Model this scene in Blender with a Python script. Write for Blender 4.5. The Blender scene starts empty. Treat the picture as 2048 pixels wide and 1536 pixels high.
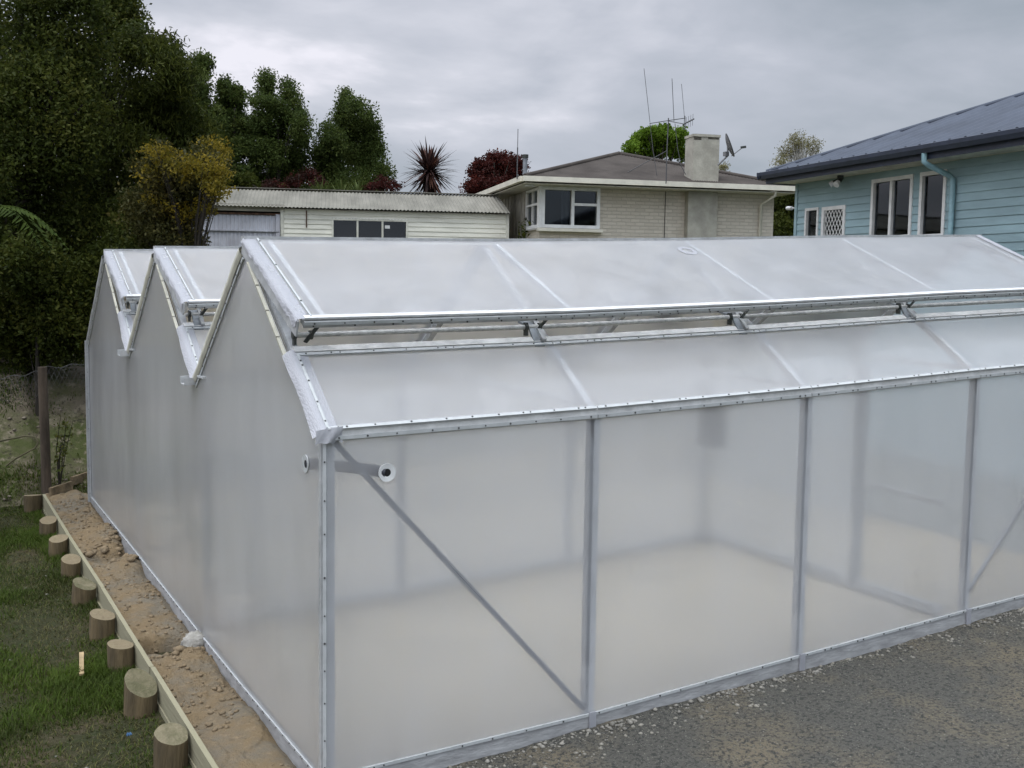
import bpy, math, random
import numpy as np
from mathutils import Vector, Matrix
random.seed(7); RNG = np.random.default_rng(11)
S = bpy.context.scene
COL = S.collection

# ------------------------------------------------------------------ camera
CAM = np.array([-2.0253, -5.7828, 2.8442]); FPX = 2169.0
def _rot(rx, rz, ry):
    cx, sx, cz, sz, cy, sy = np.cos(rx), np.sin(rx), np.cos(rz), np.sin(rz), np.cos(ry), np.sin(ry)
    return (np.array([[cz, -sz, 0], [sz, cz, 0], [0, 0, 1]]) @ np.array([[1, 0, 0], [0, cx, -sx], [0, sx, cx]])
            @ np.array([[cy, -sy, 0], [sy, cy, 0], [0, 0, 1]]))
RM = _rot(1.4806, -0.5084, 0.0148)
def ray(px, py): return RM @ np.array([(px-1024)/FPX, (768-py)/FPX, -1.0])
def atd(px, py, d): return CAM + ray(px, py)*d
def atz(px, py, z):
    r = ray(px, py); return CAM + r*((z-CAM[2])/r[2])
cd = bpy.data.cameras.new('camera'); co = bpy.data.objects.new('camera', cd); COL.objects.link(co)
M4 = Matrix.Identity(4)
for i in range(3):
    for j in range(3): M4[i][j] = RM[i, j]
    M4[i][3] = CAM[i]
co.matrix_world = M4
cd.sensor_width = 36; cd.lens = FPX/2048*36; cd.clip_end = 2000; cd.clip_start = .05
S.camera = co

# ------------------------------------------------------------------ noise
def _h(ix, iy, s):
    n = (ix*374761393 + iy*668265263 + s*1274126177) & 0x7fffffff
    n = ((n ^ (n >> 13))*1274126177) & 0x7fffffff
    return ((n ^ (n >> 16)) & 0xffff)/65535.0
def vnoise(x, y, s=0):
    x = np.asarray(x, float); y = np.asarray(y, float)
    ix = np.floor(x).astype(np.int64); iy = np.floor(y).astype(np.int64)
    fx = x-ix; fy = y-iy; fx = fx*fx*(3-2*fx); fy = fy*fy*(3-2*fy)
    a = _h(ix, iy, s); b = _h(ix+1, iy, s); c = _h(ix, iy+1, s); d = _h(ix+1, iy+1, s)
    return a+(b-a)*fx+(c-a)*fy+(a-b-c+d)*fx*fy
def fbm(x, y, oct=4, s=0):
    t = 0; a = .5
    for o in range(oct):
        t = t+a*(vnoise(np.asarray(x)*2**o+o*17.3, np.asarray(y)*2**o-o*9.1, s+o)-.5); a *= .5
    return t
def sstep(a, b, x):
    t = np.clip((np.asarray(x, float)-a)/(b-a), 0, 1); return t*t*(3-2*t)

# ------------------------------------------------------------------ materials
MATS = {}
def newmat(name):
    m = bpy.data.materials.new(name); m.use_nodes = True
    nt = m.node_tree; nt.nodes.clear()
    out = nt.nodes.new('ShaderNodeOutputMaterial')
    return m, nt, out
def mat(name, col, rough=.6, metal=0, var=.12, scale=6, bump=0, bscale=40, spec=.4, col2=None, stretch=None, detail=5):
    """principled with noise mottling between col and col2"""
    m, nt, out = newmat(name); N = nt.nodes.new; L = nt.links.new
    p = N('ShaderNodeBsdfPrincipled'); L(p.outputs[0], out.inputs[0])
    p.inputs['Roughness'].default_value = rough; p.inputs['Metallic'].default_value = metal
    p.inputs['Specular IOR Level'].default_value = spec
    tc = N('ShaderNodeTexCoord'); mp = N('ShaderNodeMapping'); L(tc.outputs['Object'], mp.inputs[0])
    if stretch: mp.inputs['Scale'].default_value = stretch
    n = N('ShaderNodeTexNoise'); n.inputs['Scale'].default_value = scale; n.inputs['Detail'].default_value = detail
    n.inputs['Roughness'].default_value = .65
    L(mp.outputs[0], n.inputs['Vector'])
    r = N('ShaderNodeValToRGB'); L(n.outputs[0], r.inputs[0])
    c2 = col2 or tuple(c*(1-var*2) for c in col)
    c1 = col if col2 else tuple(min(1, c*(1+var)) for c in col)
    r.color_ramp.elements[0].position = .35; r.color_ramp.elements[1].position = .65
    r.color_ramp.elements[0].color = (*c2, 1); r.color_ramp.elements[1].color = (*c1, 1)
    L(r.outputs[0], p.inputs['Base Color'])
    if bump:
        n2 = N('ShaderNodeTexNoise'); n2.inputs['Scale'].default_value = bscale; n2.inputs['Detail'].default_value = 4
        L(mp.outputs[0], n2.inputs['Vector'])
        b = N('ShaderNodeBump'); b.inputs['Strength'].default_value = bump; b.inputs['Distance'].default_value = .02
        L(n2.outputs[0], b.inputs['Height']); L(b.outputs[0], p.inputs['Normal'])
    MATS[name] = m
    return m
def leafmat(name, cols, trans=.3, rough=.55):
    m, nt, out = newmat(name); N = nt.nodes.new; L = nt.links.new
    at = N('ShaderNodeAttribute'); at.attribute_name = 'tint'
    r = N('ShaderNodeValToRGB'); L(at.outputs['Fac'], r.inputs[0])
    els = r.color_ramp.elements
    while len(els) < len(cols): els.new(.5)
    for i, c in enumerate(cols):
        els[i].position = i/(len(cols)-1); els[i].color = (*c, 1)
    p = N('ShaderNodeBsdfPrincipled'); p.inputs['Roughness'].default_value = rough; p.inputs['Specular IOR Level'].default_value = .10
    L(r.outputs[0], p.inputs['Base Color'])
    t = N('ShaderNodeBsdfTranslucent'); L(r.outputs[0], t.inputs[0])
    mx = N('ShaderNodeMixShader'); mx.inputs[0].default_value = trans
    L(p.outputs[0], mx.inputs[1]); L(t.outputs[0], mx.inputs[2]); L(mx.outputs[0], out.inputs[0])
    return m

galv = mat('galvanised', (.42, .43, .435), .5, .08, .12, 9, .15, 60)
railm = mat('matte_rail', (.56, .56, .55), .7, 0, .12, 7)
flange = mat('flange_lit_tone', (.72, .73, .74), .5, 0, .1, 9)  # paler steel: light on the film over the flange put in the colour
galv_dark = mat('galvanised_dull_shaded', (.24, .26, .28), .5, .15, .15, 9, .15, 60)  # darker steel; on the post webs it paints in the shadow side
alu = mat('aluminium_strip', (.44, .46, .465), .65, .05, .06, 12)
tube_steel = mat('tube_steel', (.46, .46, .45), .5, .15, .15, 20, .1, 80)
screwm = mat('screw_head', (.05, .05, .05), .5)
darksteel = mat('dark_steel', (.05, .055, .05), .5, .3)
creamstrip = mat('cream_channel', (.50, .49, .41), .5, 0, .08, 8)
foldm_c = (.80, .81, .84)
rubber = mat('grey_hose', (.035, .038, .05), .5)
boardm = mat('kickboard', (.36, .365, .37), .6, .1, .12, 5, .3, 14, stretch=(1, 1, 3))
woodp = mat('treated_plank', (.25, .235, .155), .8, 0, .2, 5, .4, 30, stretch=(1, .12, 1), col2=(.27, .25, .17))
logm = mat('log_bark', (.135, .100, .052), .9, 0, .25, 9, 1.2, 30, stretch=(1, 1, .15), col2=(.058, .045, .025))
logtop = mat('log_end', (.19, .152, .095), .9, 0, .2, 12, .5, 60, col2=(.20, .165, .10))
logmoss = mat('log_end_mossy', (.19, .165, .105), .9, 0, .2, 9, .5, 60, col2=(.10, .095, .05))
postm = mat('old_post', (.085, .064, .046), .9, 0, .25, 8, .6, 30, stretch=(1, 1, .2))
wirem = mat('wire', (.10, .10, .10), .6, .4)
edgem = mat('edging_timber', (.20, .15, .09), .9, 0, .25, 6, .4, 30)
concm = mat('concrete_lump', (.40, .39, .36), .9, 0, .25, 14, 1.0, 30, col2=(.28, .27, .24))
stonem = mat('pale_stone', (.28, .265, .225), .9, 0, .3, 3, .5, 40, col2=(.14, .135, .115))
whitep = mat('white_paint', (.74, .74, .72), .5, 0, .06, 5)
shedw = mat('shed_boards', (.74, .725, .63), .65, 0, .10, 2.2, .15, 30, stretch=(.4, 1, 2))
shedtrim = mat('shed_trim', (.62, .61, .53), .7, 0, .12, 3)
shedroof = mat('weathered_iron_roof', (.215, .205, .175), .85, 0, .2, 1.2, .2, 30, spec=.15, col2=(.135, .13, .11), stretch=(1.5, .5, .5))
ironsheet = mat('old_iron_sheet', (.42, .43, .47), .55, .2, .2, 1.6, .2, 30, col2=(.27, .27, .29), stretch=(1, 1, .5))
rustm = mat('rust', (.10, .055, .035), .9, 0, .3, 8)
voidm = mat('dark_interior', (.012, .012, .013), .9)
curtain = mat('curtain', (.16, .17, .18), .9, 0, .25, 3, stretch=(9, 9, .2))
curtain_b = mat('blind', (.26, .23, .20), .9, 0, .2, 3)
brownroof = mat('brown_roof', (.078, .068, .061), .95, 0, .2, 1.5, .3, 25, spec=.1, col2=(.048, .042, .038))
creamp = mat('cream_paint', (.66, .63, .53), .5, 0, .06, 4)
chimp = mat('chimney_plaster', (.43, .41, .345), .85, 0, .18, 2.6, .3, 20, col2=(.29, .275, .23))
stain = mat('soot_stain', (.10, .09, .07), .9, 0, .4, 6)
soffitm = mat('soffit', (.56, .54, .47), .7)
tealw = mat('teal_boards', (.285, .405, .435), .65, 0, .10, 1.2, .1, 30, stretch=(.5, 1, 2))
tealp = mat('teal_pipe', (.26, .42, .46), .45)
tealroof = mat('slate_blue_roof', (.060, .072, .098), .8, 0, .1, 1.2, .1, 20)
tealgut = mat('navy_gutter', (.030, .038, .060), .45)
dishm = mat('dish_grey', (.16, .16, .165), .5)
aerial = mat('aerial_metal', (.075, .075, .078), .6, .1)
lampw = mat('lamp_white', (.7, .7, .7), .4)
trunkm = mat('bark', (.032, .027, .020), .95, 0, .3, 8, .6, 30, stretch=(1, 1, .3))
palem = mat('pale_bark', (.30, .29, .26), .9, 0, .3, 8)
stakem = mat('fresh_wood', (.36, .27, .15), .8, 0, .15, 9)
patchm = mat('white_patch', (.66, .67, .67), .4)
board_light = mat('dull_patch', (.46, .48, .48), .5)
bluem = mat('blue_plastic', (.05, .13, .26), .5)
def glassmat():
    m, nt, out = newmat('window_glass'); N = nt.nodes.new; L = nt.links.new
    g = N('ShaderNodeBsdfGlossy'); g.inputs['Roughness'].default_value = .03; g.inputs[0].default_value = (.9, .95, 1, 1)
    t = N('ShaderNodeBsdfTransparent'); t.inputs[0].default_value = (.62, .66, .68, 1)
    f = N('ShaderNodeFresnel'); f.inputs[0].default_value = 1.5
    mx = N('ShaderNodeMixShader'); L(f.outputs[0], mx.inputs[0]); L(t.outputs[0], mx.inputs[1]); L(g.outputs[0], mx.inputs[2])
    L(mx.outputs[0], out.inputs[0]); return m
glass = glassmat()

# greenhouse film: thin slab, hazy refraction + translucency
def filmmats():
    m, nt, out = newmat('film'); N = nt.nodes.new; L = nt.links.new
    tc = N('ShaderNodeTexCoord')
    n = N('ShaderNodeTexNoise'); n.inputs['Scale'].default_value = 1.1; n.inputs['Detail'].default_value = 3
    L(tc.outputs['Object'], n.inputs['Vector'])
    b = N('ShaderNodeBump'); b.inputs['Strength'].default_value = .11; b.inputs['Distance'].default_value = .05
    L(n.outputs[0], b.inputs['Height'])
    re = N('ShaderNodeBsdfRefraction'); re.inputs['IOR'].default_value = FILM_N; re.inputs['Roughness'].default_value = FILM_R
    re.inputs[0].default_value = (.975, .985, .982, 1)
    tr = N('ShaderNodeBsdfTranslucent'); tr.inputs[0].default_value = (.945, .955, .965, 1)
    di = N('ShaderNodeBsdfDiffuse'); di.inputs[0].default_value = (.90, .905, .95, 1)  # faint lavender in the colour stands in for reflected sky
    # dust and condensation: uneven milkiness, drawn out down the slope of the sheet
    md = N('ShaderNodeMapping'); md.inputs['Scale'].default_value = (2.2, 2.2, .7); L(tc.outputs['Object'], md.inputs[0])
    nd = N('ShaderNodeTexNoise'); nd.inputs['Scale'].default_value = 1.3; nd.inputs['Detail'].default_value = 7; nd.inputs['Roughness'].default_value = .62; L(md.outputs[0], nd.inputs['Vector'])
    def vary(v, d):
        mr = N('ShaderNodeMapRange'); mr.inputs['From Min'].default_value = .3; mr.inputs['From Max'].default_value = .7
        mr.inputs['To Min'].default_value = v-d; mr.inputs['To Max'].default_value = v+d; L(nd.outputs[0], mr.inputs['Value']); return mr.outputs[0]
    m1 = N('ShaderNodeMixShader'); L(vary(FILM_T[0], .04), m1.inputs[0])   # refraction vs translucent
    L(re.outputs[0], m1.inputs[1]); L(tr.outputs[0], m1.inputs[2])
    m2 = N('ShaderNodeMixShader'); L(vary(FILM_T[1], .035), m2.inputs[0])   # vs diffuse
    L(m1.outputs[0], m2.inputs[1]); L(di.outputs[0], m2.inputs[2])
    gl = N('ShaderNodeBsdfGlossy'); gl.inputs['Roughness'].default_value = .16
    L(b.outputs[0], gl.inputs['Normal'])
    fr = N('ShaderNodeFresnel'); fr.inputs[0].default_value = 1.34; L(b.outputs[0], fr.inputs['Normal'])
    m3 = N('ShaderNodeMixShader'); L(fr.outputs[0], m3.inputs[0]); L(m2.outputs[0], m3.inputs[1]); L(gl.outputs[0], m3.inputs[2])
    L(m3.outputs[0], out.inputs[0])
    k, nt, out = newmat('film_inner'); N = nt.nodes.new
    r2 = N('ShaderNodeBsdfRefraction'); r2.inputs['IOR'].default_value = FILM_N; r2.inputs['Roughness'].default_value = FILM_R
    nt.links.new(r2.outputs[0], out.inputs[0])
    return m, k
FILM_N = 1.05; FILM_R = .34; FILM_T = (.42, .20)
film_o, film_i = filmmats()
def foldmat():
    m, nt, out = newmat('gathered_film'); N = nt.nodes.new; L = nt.links.new
    tr = N('ShaderNodeBsdfTranslucent'); tr.inputs[0].default_value = (.62, .63, .66, 1)
    di = N('ShaderNodeBsdfPrincipled'); di.inputs['Base Color'].default_value = (.52, .53, .57, 1); di.inputs['Roughness'].default_value = .3
    n = N('ShaderNodeTexNoise'); n.inputs['Scale'].default_value = 25; b = N('ShaderNodeBump'); b.inputs['Strength'].default_value = .5
    b.inputs['Distance'].default_value = .02
    L(n.outputs[0], b.inputs['Height']); L(b.outputs[0], di.inputs['Normal'])
    mx = N('ShaderNodeMixShader'); mx.inputs[0].default_value = .35
    L(di.outputs[0], mx.inputs[1]); L(tr.outputs[0], mx.inputs[2]); L(mx.outputs[0], out.inputs[0]); return m
fold = foldmat()

def brickmat():
    m, nt, out = newmat('painted_brick'); N = nt.nodes.new; L = nt.links.new
    p = N('ShaderNodeBsdfPrincipled'); p.inputs['Roughness'].default_value = .8; L(p.outputs[0], out.inputs[0])
    tc = N('ShaderNodeTexCoord'); sp = N('ShaderNodeSeparateXYZ'); L(tc.outputs['Object'], sp.inputs[0])
    ad = N('ShaderNodeMath'); L(sp.outputs[0], ad.inputs[0]); L(sp.outputs[1], ad.inputs[1])
    cb = N('ShaderNodeCombineXYZ'); L(ad.outputs[0], cb.inputs[0]); L(sp.outputs[2], cb.inputs[1])
    br = N('ShaderNodeTexBrick'); L(cb.outputs[0], br.inputs['Vector'])
    br.inputs['Scale'].default_value = 1; br.inputs['Brick Width'].default_value = .24; br.inputs['Row Height'].default_value = .086
    br.inputs['Mortar Size'].default_value = .009; br.inputs['Mortar Smooth'].default_value = .3
    br.inputs['Color1'].default_value = (.62, .56, .465, 1); br.inputs['Color2'].default_value = (.54, .485, .40, 1); br.inputs['Mortar'].default_value = (.50, .455, .375, 1)
    L(br.outputs['Color'], p.inputs['Base Color'])
    n = N('ShaderNodeTexNoise'); n.inputs['Scale'].default_value = 30; L(tc.outputs['Object'], n.inputs['Vector'])
    mu = N('ShaderNodeMath'); mu.operation = 'MULTIPLY_ADD'; mu.inputs[1].default_value = .5; L(n.outputs[0], mu.inputs[0])
    iv = N('ShaderNodeMath'); iv.operation = 'SUBTRACT'; iv.inputs[0].default_value = 1; L(br.outputs['Fac'], iv.inputs[1]); L(iv.outputs[0], mu.inputs[2])
    b = N('ShaderNodeBump'); b.inputs['Strength'].default_value = .8; b.inputs['Distance'].default_value = .02
    L(mu.outputs[0], b.inputs['Height']); L(b.outputs[0], p.inputs['Normal'])
    return m
brick = brickmat()

def groundmat(name, layers, bump=.6, bscale=35, rough=.95):
    """layers: list of (color, noise scale, threshold lo, hi, detail) painted over the first"""
    m, nt, out = newmat(name); N = nt.nodes.new; L = nt.links.new
    p = N('ShaderNodeBsdfPrincipled'); p.inputs['Roughness'].default_value = rough; p.inputs['Specular IOR Level'].default_value = .2
    L(p.outputs[0], out.inputs[0])
    tc = N('ShaderNodeTexCoord'); cur = None
    for i, (c, sc, lo, hi, dt) in enumerate(layers):
        if i == 0:
            rgb = N('ShaderNodeRGB'); rgb.outputs[0].default_value = (*c, 1); cur = rgb.outputs[0]; continue
        mp = N('ShaderNodeMapping'); mp.inputs['Location'].default_value = (i*13.7, i*5.1, i*2.2); L(tc.outputs['Object'], mp.inputs[0])
        n = N('ShaderNodeTexNoise'); n.inputs['Scale'].default_value = sc; n.inputs['Detail'].default_value = dt; n.inputs['Roughness'].default_value = .65
        L(mp.outputs[0], n.inputs['Vector'])
        mr = N('ShaderNodeMapRange'); mr.inputs['From Min'].default_value = lo; mr.inputs['From Max'].default_value = hi
        L(n.outputs[0], mr.inputs['Value'])
        mx = N('ShaderNodeMix'); mx.data_type = 'RGBA'; L(mr.outputs[0], mx.inputs['Factor'])
        L(cur, mx.inputs['A']); mx.inputs['B'].default_value = (*c, 1); cur = mx.outputs['Result']
    L(cur, p.inputs['Base Color'])
    n = N('ShaderNodeTexNoise'); n.inputs['Scale'].default_value = bscale; n.inputs['Detail'].default_value = 8; n.inputs['Roughness'].default_value = .7
    L(tc.outputs['Object'], n.inputs['Vector'])
    b = N('ShaderNodeBump'); b.inputs['Strength'].default_value = bump; b.inputs['Distance'].default_value = .03
    L(n.outputs[0], b.inputs['Height']); L(b.outputs[0], p.inputs['Normal'])
    return m
lawnm = groundmat('lawn_soil', [((.040, .042, .018), 0, 0, 0, 0), ((.085, .066, .040), 1.3, .50, .62, 8), ((.030, .040, .012), 14, .50, .62, 8), ((.13, .11, .075), 30, .60, .72, 8)], 1.0, 50)
bankm = groundmat('bank_soil', [((.15, .126, .090), 0, 0, 0, 0), ((.070, .082, .028), .8, .42, .56, 8), ((.21, .18, .13), 7, .52, .66, 10), ((.045, .038, .026), 11, .55, .66, 8)], 1.0, 25)
gravelm = groundmat('gravel_surface', [((.108, .105, .092), 0, 0, 0, 0), ((.175, .150, .108), 1.1, .47, .63, 9), ((.052, .053, .050), 38, .48, .60, 9), ((.26, .25, .225), 95, .58, .68, 5), ((.035, .035, .03), 60, .60, .70, 4)], 1.0, 60)
dirtm = groundmat('dirt_surface', [((.215, .160, .094), 0, 0, 0, 0), ((.185, .160, .120), 2.2, .45, .60, 6), ((.28, .22, .14), 18, .55, .70, 8), ((.12, .095, .06), 12, .60, .72, 8)], .9, 45)
floorm = groundmat('pale_clay_floor', [((.43, .375, .285), 0, 0, 0, 0), ((.37, .325, .25), 1.2, .45, .65, 4)], .2, 20)
faraway = groundmat('rough_grass', [((.055, .065, .02), 0, 0, 0, 0), ((.10, .085, .045), .5, .45, .6, 6)])

# ------------------------------------------------------------------ mesh builder
class MB:
    def __init__(s, m=None): s.v = []; s.f = []; s.mi = []; s.sm = []; s.mats = []; s.m = m
    def use(s, m): s.m = m; return s
    def _mi(s):
        if s.m not in s.mats: s.mats.append(s.m)
        return s.mats.index(s.m)
    def add(s, vs, fs, smooth=False):
        o = len(s.v); s.v += [tuple(map(float, p)) for p in vs]; k = s._mi()
        for f in fs: s.f.append(tuple(i+o for i in f)); s.mi.append(k); s.sm.append(smooth)
    def box(s, a, b):
        x0, y0, z0 = a; x1, y1, z1 = b
        s.add([(x0,y0,z0),(x1,y0,z0),(x1,y1,z0),(x0,y1,z0),(x0,y0,z1),(x1,y0,z1),(x1,y1,z1),(x0,y1,z1)],
              [(0,3,2,1),(4,5,6,7),(0,1,5,4),(1,2,6,5),(2,3,7,6),(3,0,4,7)])
    def bar(s, p, q, w, h, up=(0, 0, 1)):
        """rectangular bar from p to q: w across, h along 'up' (centred)"""
        p = np.array(p, float); q = np.array(q, float); d = q-p; d = d/np.linalg.norm(d)
        up = np.array(up, float); sd = np.cross(d, up); sd /= np.linalg.norm(sd); u = np.cross(sd, d)
        a = sd*w/2; b = u*h/2
        vs = [p-a-b, p+a-b, p+a+b, p-a+b, q-a-b, q+a-b, q+a+b, q-a+b]
        s.add(vs, [(0,1,2,3)[::-1], (4,5,6,7), (0,1,5,4), (1,2,6,5), (2,3,7,6), (3,0,4,7)])
    def tube(s, pts, rad, n=10, cap=True, smooth=True):
        pts = [np.array(p, float) for p in pts]
        if np.isscalar(rad): rad = [rad]*len(pts)
        vs = []; prev = None
        for i, p in enumerate(pts):
            d = pts[min(i+1, len(pts)-1)]-pts[max(i-1, 0)]; d = d/np.linalg.norm(d)
            ref = prev if prev is not None else (np.array([0,0,1.]) if abs(d[2]) < .9 else np.array([1.,0,0]))
            a = ref-d*(ref@d); a /= np.linalg.norm(a); b = np.cross(d, a); prev = a
            for k in range(n):
                t = 2*math.pi*k/n; vs.append(p+rad[i]*(a*math.cos(t)+b*math.sin(t)))
        fs = [(i*n+k, i*n+(k+1) % n, (i+1)*n+(k+1) % n, (i+1)*n+k) for i in range(len(pts)-1) for k in range(n)]
        s.add(vs, fs, smooth)
        if cap:
            s.add(vs[:n], [tuple(range(n))[::-1]]); s.add(vs[-n:], [tuple(range(n))])
    def grid(s, P, smooth=True, flip=False):
        """P: array (nu,nv,3)"""
        nu, nv = P.shape[:2]; vs = P.reshape(-1, 3)
        fs = [(i*nv+j, (i+1)*nv+j, (i+1)*nv+j+1, i*nv+j+1) for i in range(nu-1) for j in range(nv-1)]
        if flip: fs = [f[::-1] for f in fs]
        s.add(vs, fs, smooth)
    def build(s, name, parent=None, **kw):
        me = bpy.data.meshes.new(name); me.from_pydata(s.v, [], s.f)
        for m in s.mats: me.materials.append(m)
        me.polygons.foreach_set('material_index', s.mi); me.polygons.foreach_set('use_smooth', s.sm)
        me.update(); o = bpy.data.objects.new(name, me); COL.objects.link(o)
        if parent is not None: o.parent = parent
        for k, v in kw.items(): o[k] = v
        return o
def empty(name, loc=(0, 0, 0), label=None, category=None, group=None):
    o = bpy.data.objects.new(name, None); COL.objects.link(o); o.location = loc; o.empty_display_size = .2
    if label: o['label'] = label
    if category: o['category'] = category
    if group: o['group'] = group
    return o
def tag(o, label, category, group=None, kind=None):
    o['label'] = label; o['category'] = category
    if group: o['group'] = group
    if kind: o['kind'] = kind
    return o
def rawmesh(name, V, F, matl, tint=None, smooth=False):
    """V (n,3), F (m,k) numpy arrays"""
    me = bpy.data.meshes.new(name); n = len(V); m, k = F.shape
    me.vertices.add(n); me.vertices.foreach_set('co', np.ascontiguousarray(V, dtype=np.float32).ravel())
    me.loops.add(m*k); me.loops.foreach_set('vertex_index', np.ascontiguousarray(F, dtype=np.int32).ravel())
    me.polygons.add(m); me.polygons.foreach_set('loop_start', np.arange(0, m*k, k, dtype=np.int32))
    me.update(calc_edges=True); me.validate()
    if smooth: me.polygons.foreach_set('use_smooth', np.ones(m, dtype=bool))
    if tint is not None:
        a = me.attributes.new('tint', 'FLOAT', 'FACE'); a.data.foreach_set('value', np.asarray(tint, dtype=np.float32))
    me.materials.append(matl)
    o = bpy.data.objects.new(name, me); COL.objects.link(o); return o

# ------------------------------------------------------------------ terrain
XB = -.52                                             # line of the retaining boards
def gz(x, y):
    x = np.asarray(x, float); y = np.asarray(y, float)
    yard = -.135+.050*np.clip(x, -3, 8)
    low = -.135-.010*np.clip(y, 0, 10)-.05*np.clip(XB-x, 0, 4)+.02*np.clip(y-5, -6, 0)
    side = np.where(x < XB, low, np.where((y > -.2), -.20+.03*np.clip(x, 0, 8), yard))
    k = sstep(9.72, 10.15, y)                           # grass rises to the far end of the boards
    side = np.where(x < XB, side*(1-k)+(-.06)*k, side)
    bank = np.clip(y-9.9, 0, 1.75)*.88
    bank = bank+np.clip(y-11.65, 0, 8)*.10
    bank = bank*(1-.0*x)
    right = 2.3*sstep(16, 22, x)*sstep(-2, 3, y)
    b2 = np.maximum(bank, right)
    return side+b2+np.where(b2 > 0, .05*fbm(x*1.2, y*1.2, 4, 3)*np.minimum(1, b2*4), 0)
def terrain():
    xs = np.concatenate([np.linspace(-400, -60, 12), np.linspace(-50, -6, 23), np.arange(-5, XB-.05, .1), [XB-.03, XB+.03], np.arange(-.4, 9, .2), np.linspace(9.5, 40, 40), np.linspace(45, 400, 14)])
    ys = np.concatenate([np.linspace(-300, -10, 14), np.arange(-9, -.2, .35), np.arange(-.2, 14, .1), np.linspace(14.2, 40, 50), np.linspace(45, 500, 14)])
    X, Y = np.meshgrid(xs, ys, indexing='ij')
    Z = gz(X, Y)+.045*fbm(X*2.2, Y*2.2, 5, 5)*np.where(X < XB, 1, .15)*1.0
    Z = np.where((X > -.6) & (Y < 0.5), Z-.05, Z)
    mb = MB(lawnm); P = np.stack([X, Y, Z], -1); mb.grid(P)
    cy = (Y[:-1, :-1]+Y[1:, 1:])/2; cx = (X[:-1, :-1]+X[1:, 1:])/2
    far = (np.abs(cx) > 30) | (cy > 14.0)
    mb.mats = [lawnm, bankm, faraway]; mb.mi = list(np.where(far, 2, np.where(cy > 9.75+.25*vnoise(cx*2, cy*0), 1, 0)).ravel())
    mb.build('ground', kind='structure')
terrain()

# gravel yard (fine sheet)
def yardz(X, Y):
    base = -.135+.050*X
    base = np.where(X > 6, base, base)
    return base+.05*fbm(X*.9, Y*1.6, 3, 21)+.03*fbm(X*6, Y*6, 4, 22)-.02*np.clip(-Y, 0, 3)+.012*np.exp(-(Y/.25)**2)
xs = np.arange(-.55, 9.0, .025); ys = np.concatenate([np.linspace(-3.2, -2.6, 6)[:-1], np.arange(-2.6, .03, .025)])
X, Y = np.meshgrid(xs, ys, indexing='ij')
mb = MB(gravelm); mb.grid(np.stack([X, Y, yardz(X, Y)+.010*fbm(X*22, Y*22, 2, 23)], -1)); mb.build('gravel', kind='structure')

# dirt strip between boards and greenhouse
def dirtz(X, Y):
    z = -.085+.05*sstep(0, 9, Y)-.035*sstep(-.10, -.01, X)+.07*fbm(X*2.5, Y*1.6, 4, 31)+.03*fbm(X*6, Y*5, 3, 32)+(.2+.8*sstep(.45, .65, vnoise(X*2.3, Y*1.3, 37)))*(.05*fbm(X*14, Y*12, 3, 36)+.016*fbm(X*45, Y*45, 2, 33))+.022*np.round(fbm(X*4, Y*2.2, 2, 35)*4)/2.
    z = z+.03*np.exp(-((X+.14)/.12)**2)*(vnoise(X*0+1, Y*2.0, 5))
    def hole(cx, cy, rx, ry, d): return d*np.exp(-(((X-cx)/rx)**2+((Y-cy)/ry)**2)**2)
    z = z-hole(-.30, 3.02, .20, .17, .32)-hole(-.25, 6.02, .30, .20, .15)-hole(-.30, 8.0, .10, .22, .05)-hole(-.02, 6.2, .10, .35, .07)
    z = z+hole(-.12, 5.55, .2, .25, .06)+hole(-.15, 7.0, .2, .45, .07)+hole(-.1, 2.45, .15, .2, .03)
    return np.maximum(z, -.42)
xs = np.arange(-.515, .045, .0125); ys = np.arange(-.6, 9.85, .0165)
X, Y = np.meshgrid(xs, ys, indexing='ij'); Z = dirtz(X, Y)
mb = MB(dirtm); mb.grid(np.stack([X, Y, Z], -1)); mb.build('dirt', kind='structure')

# ------------------------------------------------------------------ greenhouse
GX = [0, 1.80, 3.64, 5.46, 7.34]
GDZ = [0, .045, .115, .20, .275]
def DZ(x): return float(np.interp(x, GX, GDZ))
BZ = [0.0, .045, .15, .245, .33]                     # film bottom along the front
def fb(x): return float(np.interp(x, GX, BZ))
GY = [0, 1.52, 2.98, 4.52, 5.96, 7.40, 8.87]
GZ = [2.02, 3.10, 2.07, 3.11, 2.11, 3.145, 2.07]
LEN = 7.34
def gb(y): return float(np.interp(y, [0, 1.6, 2.9, 6, 8.9], [0, -.015, -.01, .03, .05]))
gh = empty('greenhouse', (0, 0, 0), 'three-gabled translucent white film greenhouse with open roof vents', 'greenhouse')
def G(x, y, z): return np.array([x, y, z+DZ(x)])
def film(name, P, normal, parent=gh, th=.004):
    """P: (nu,nv,3) grid of the outer skin; closed by an inner skin"""
    P = np.array(P, float); nrm = np.array(normal, float); nrm /= np.linalg.norm(nrm)
    a = np.cross(P[1, 0]-P[0, 0], P[0, 1]-P[0, 0]); fl = a@nrm < 0
    mb = MB(film_o); mb.grid(P, True, fl); mb.use(film_i); mb.grid(P-nrm*th, True, not fl)
    return mb.build(name, parent)
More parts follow.
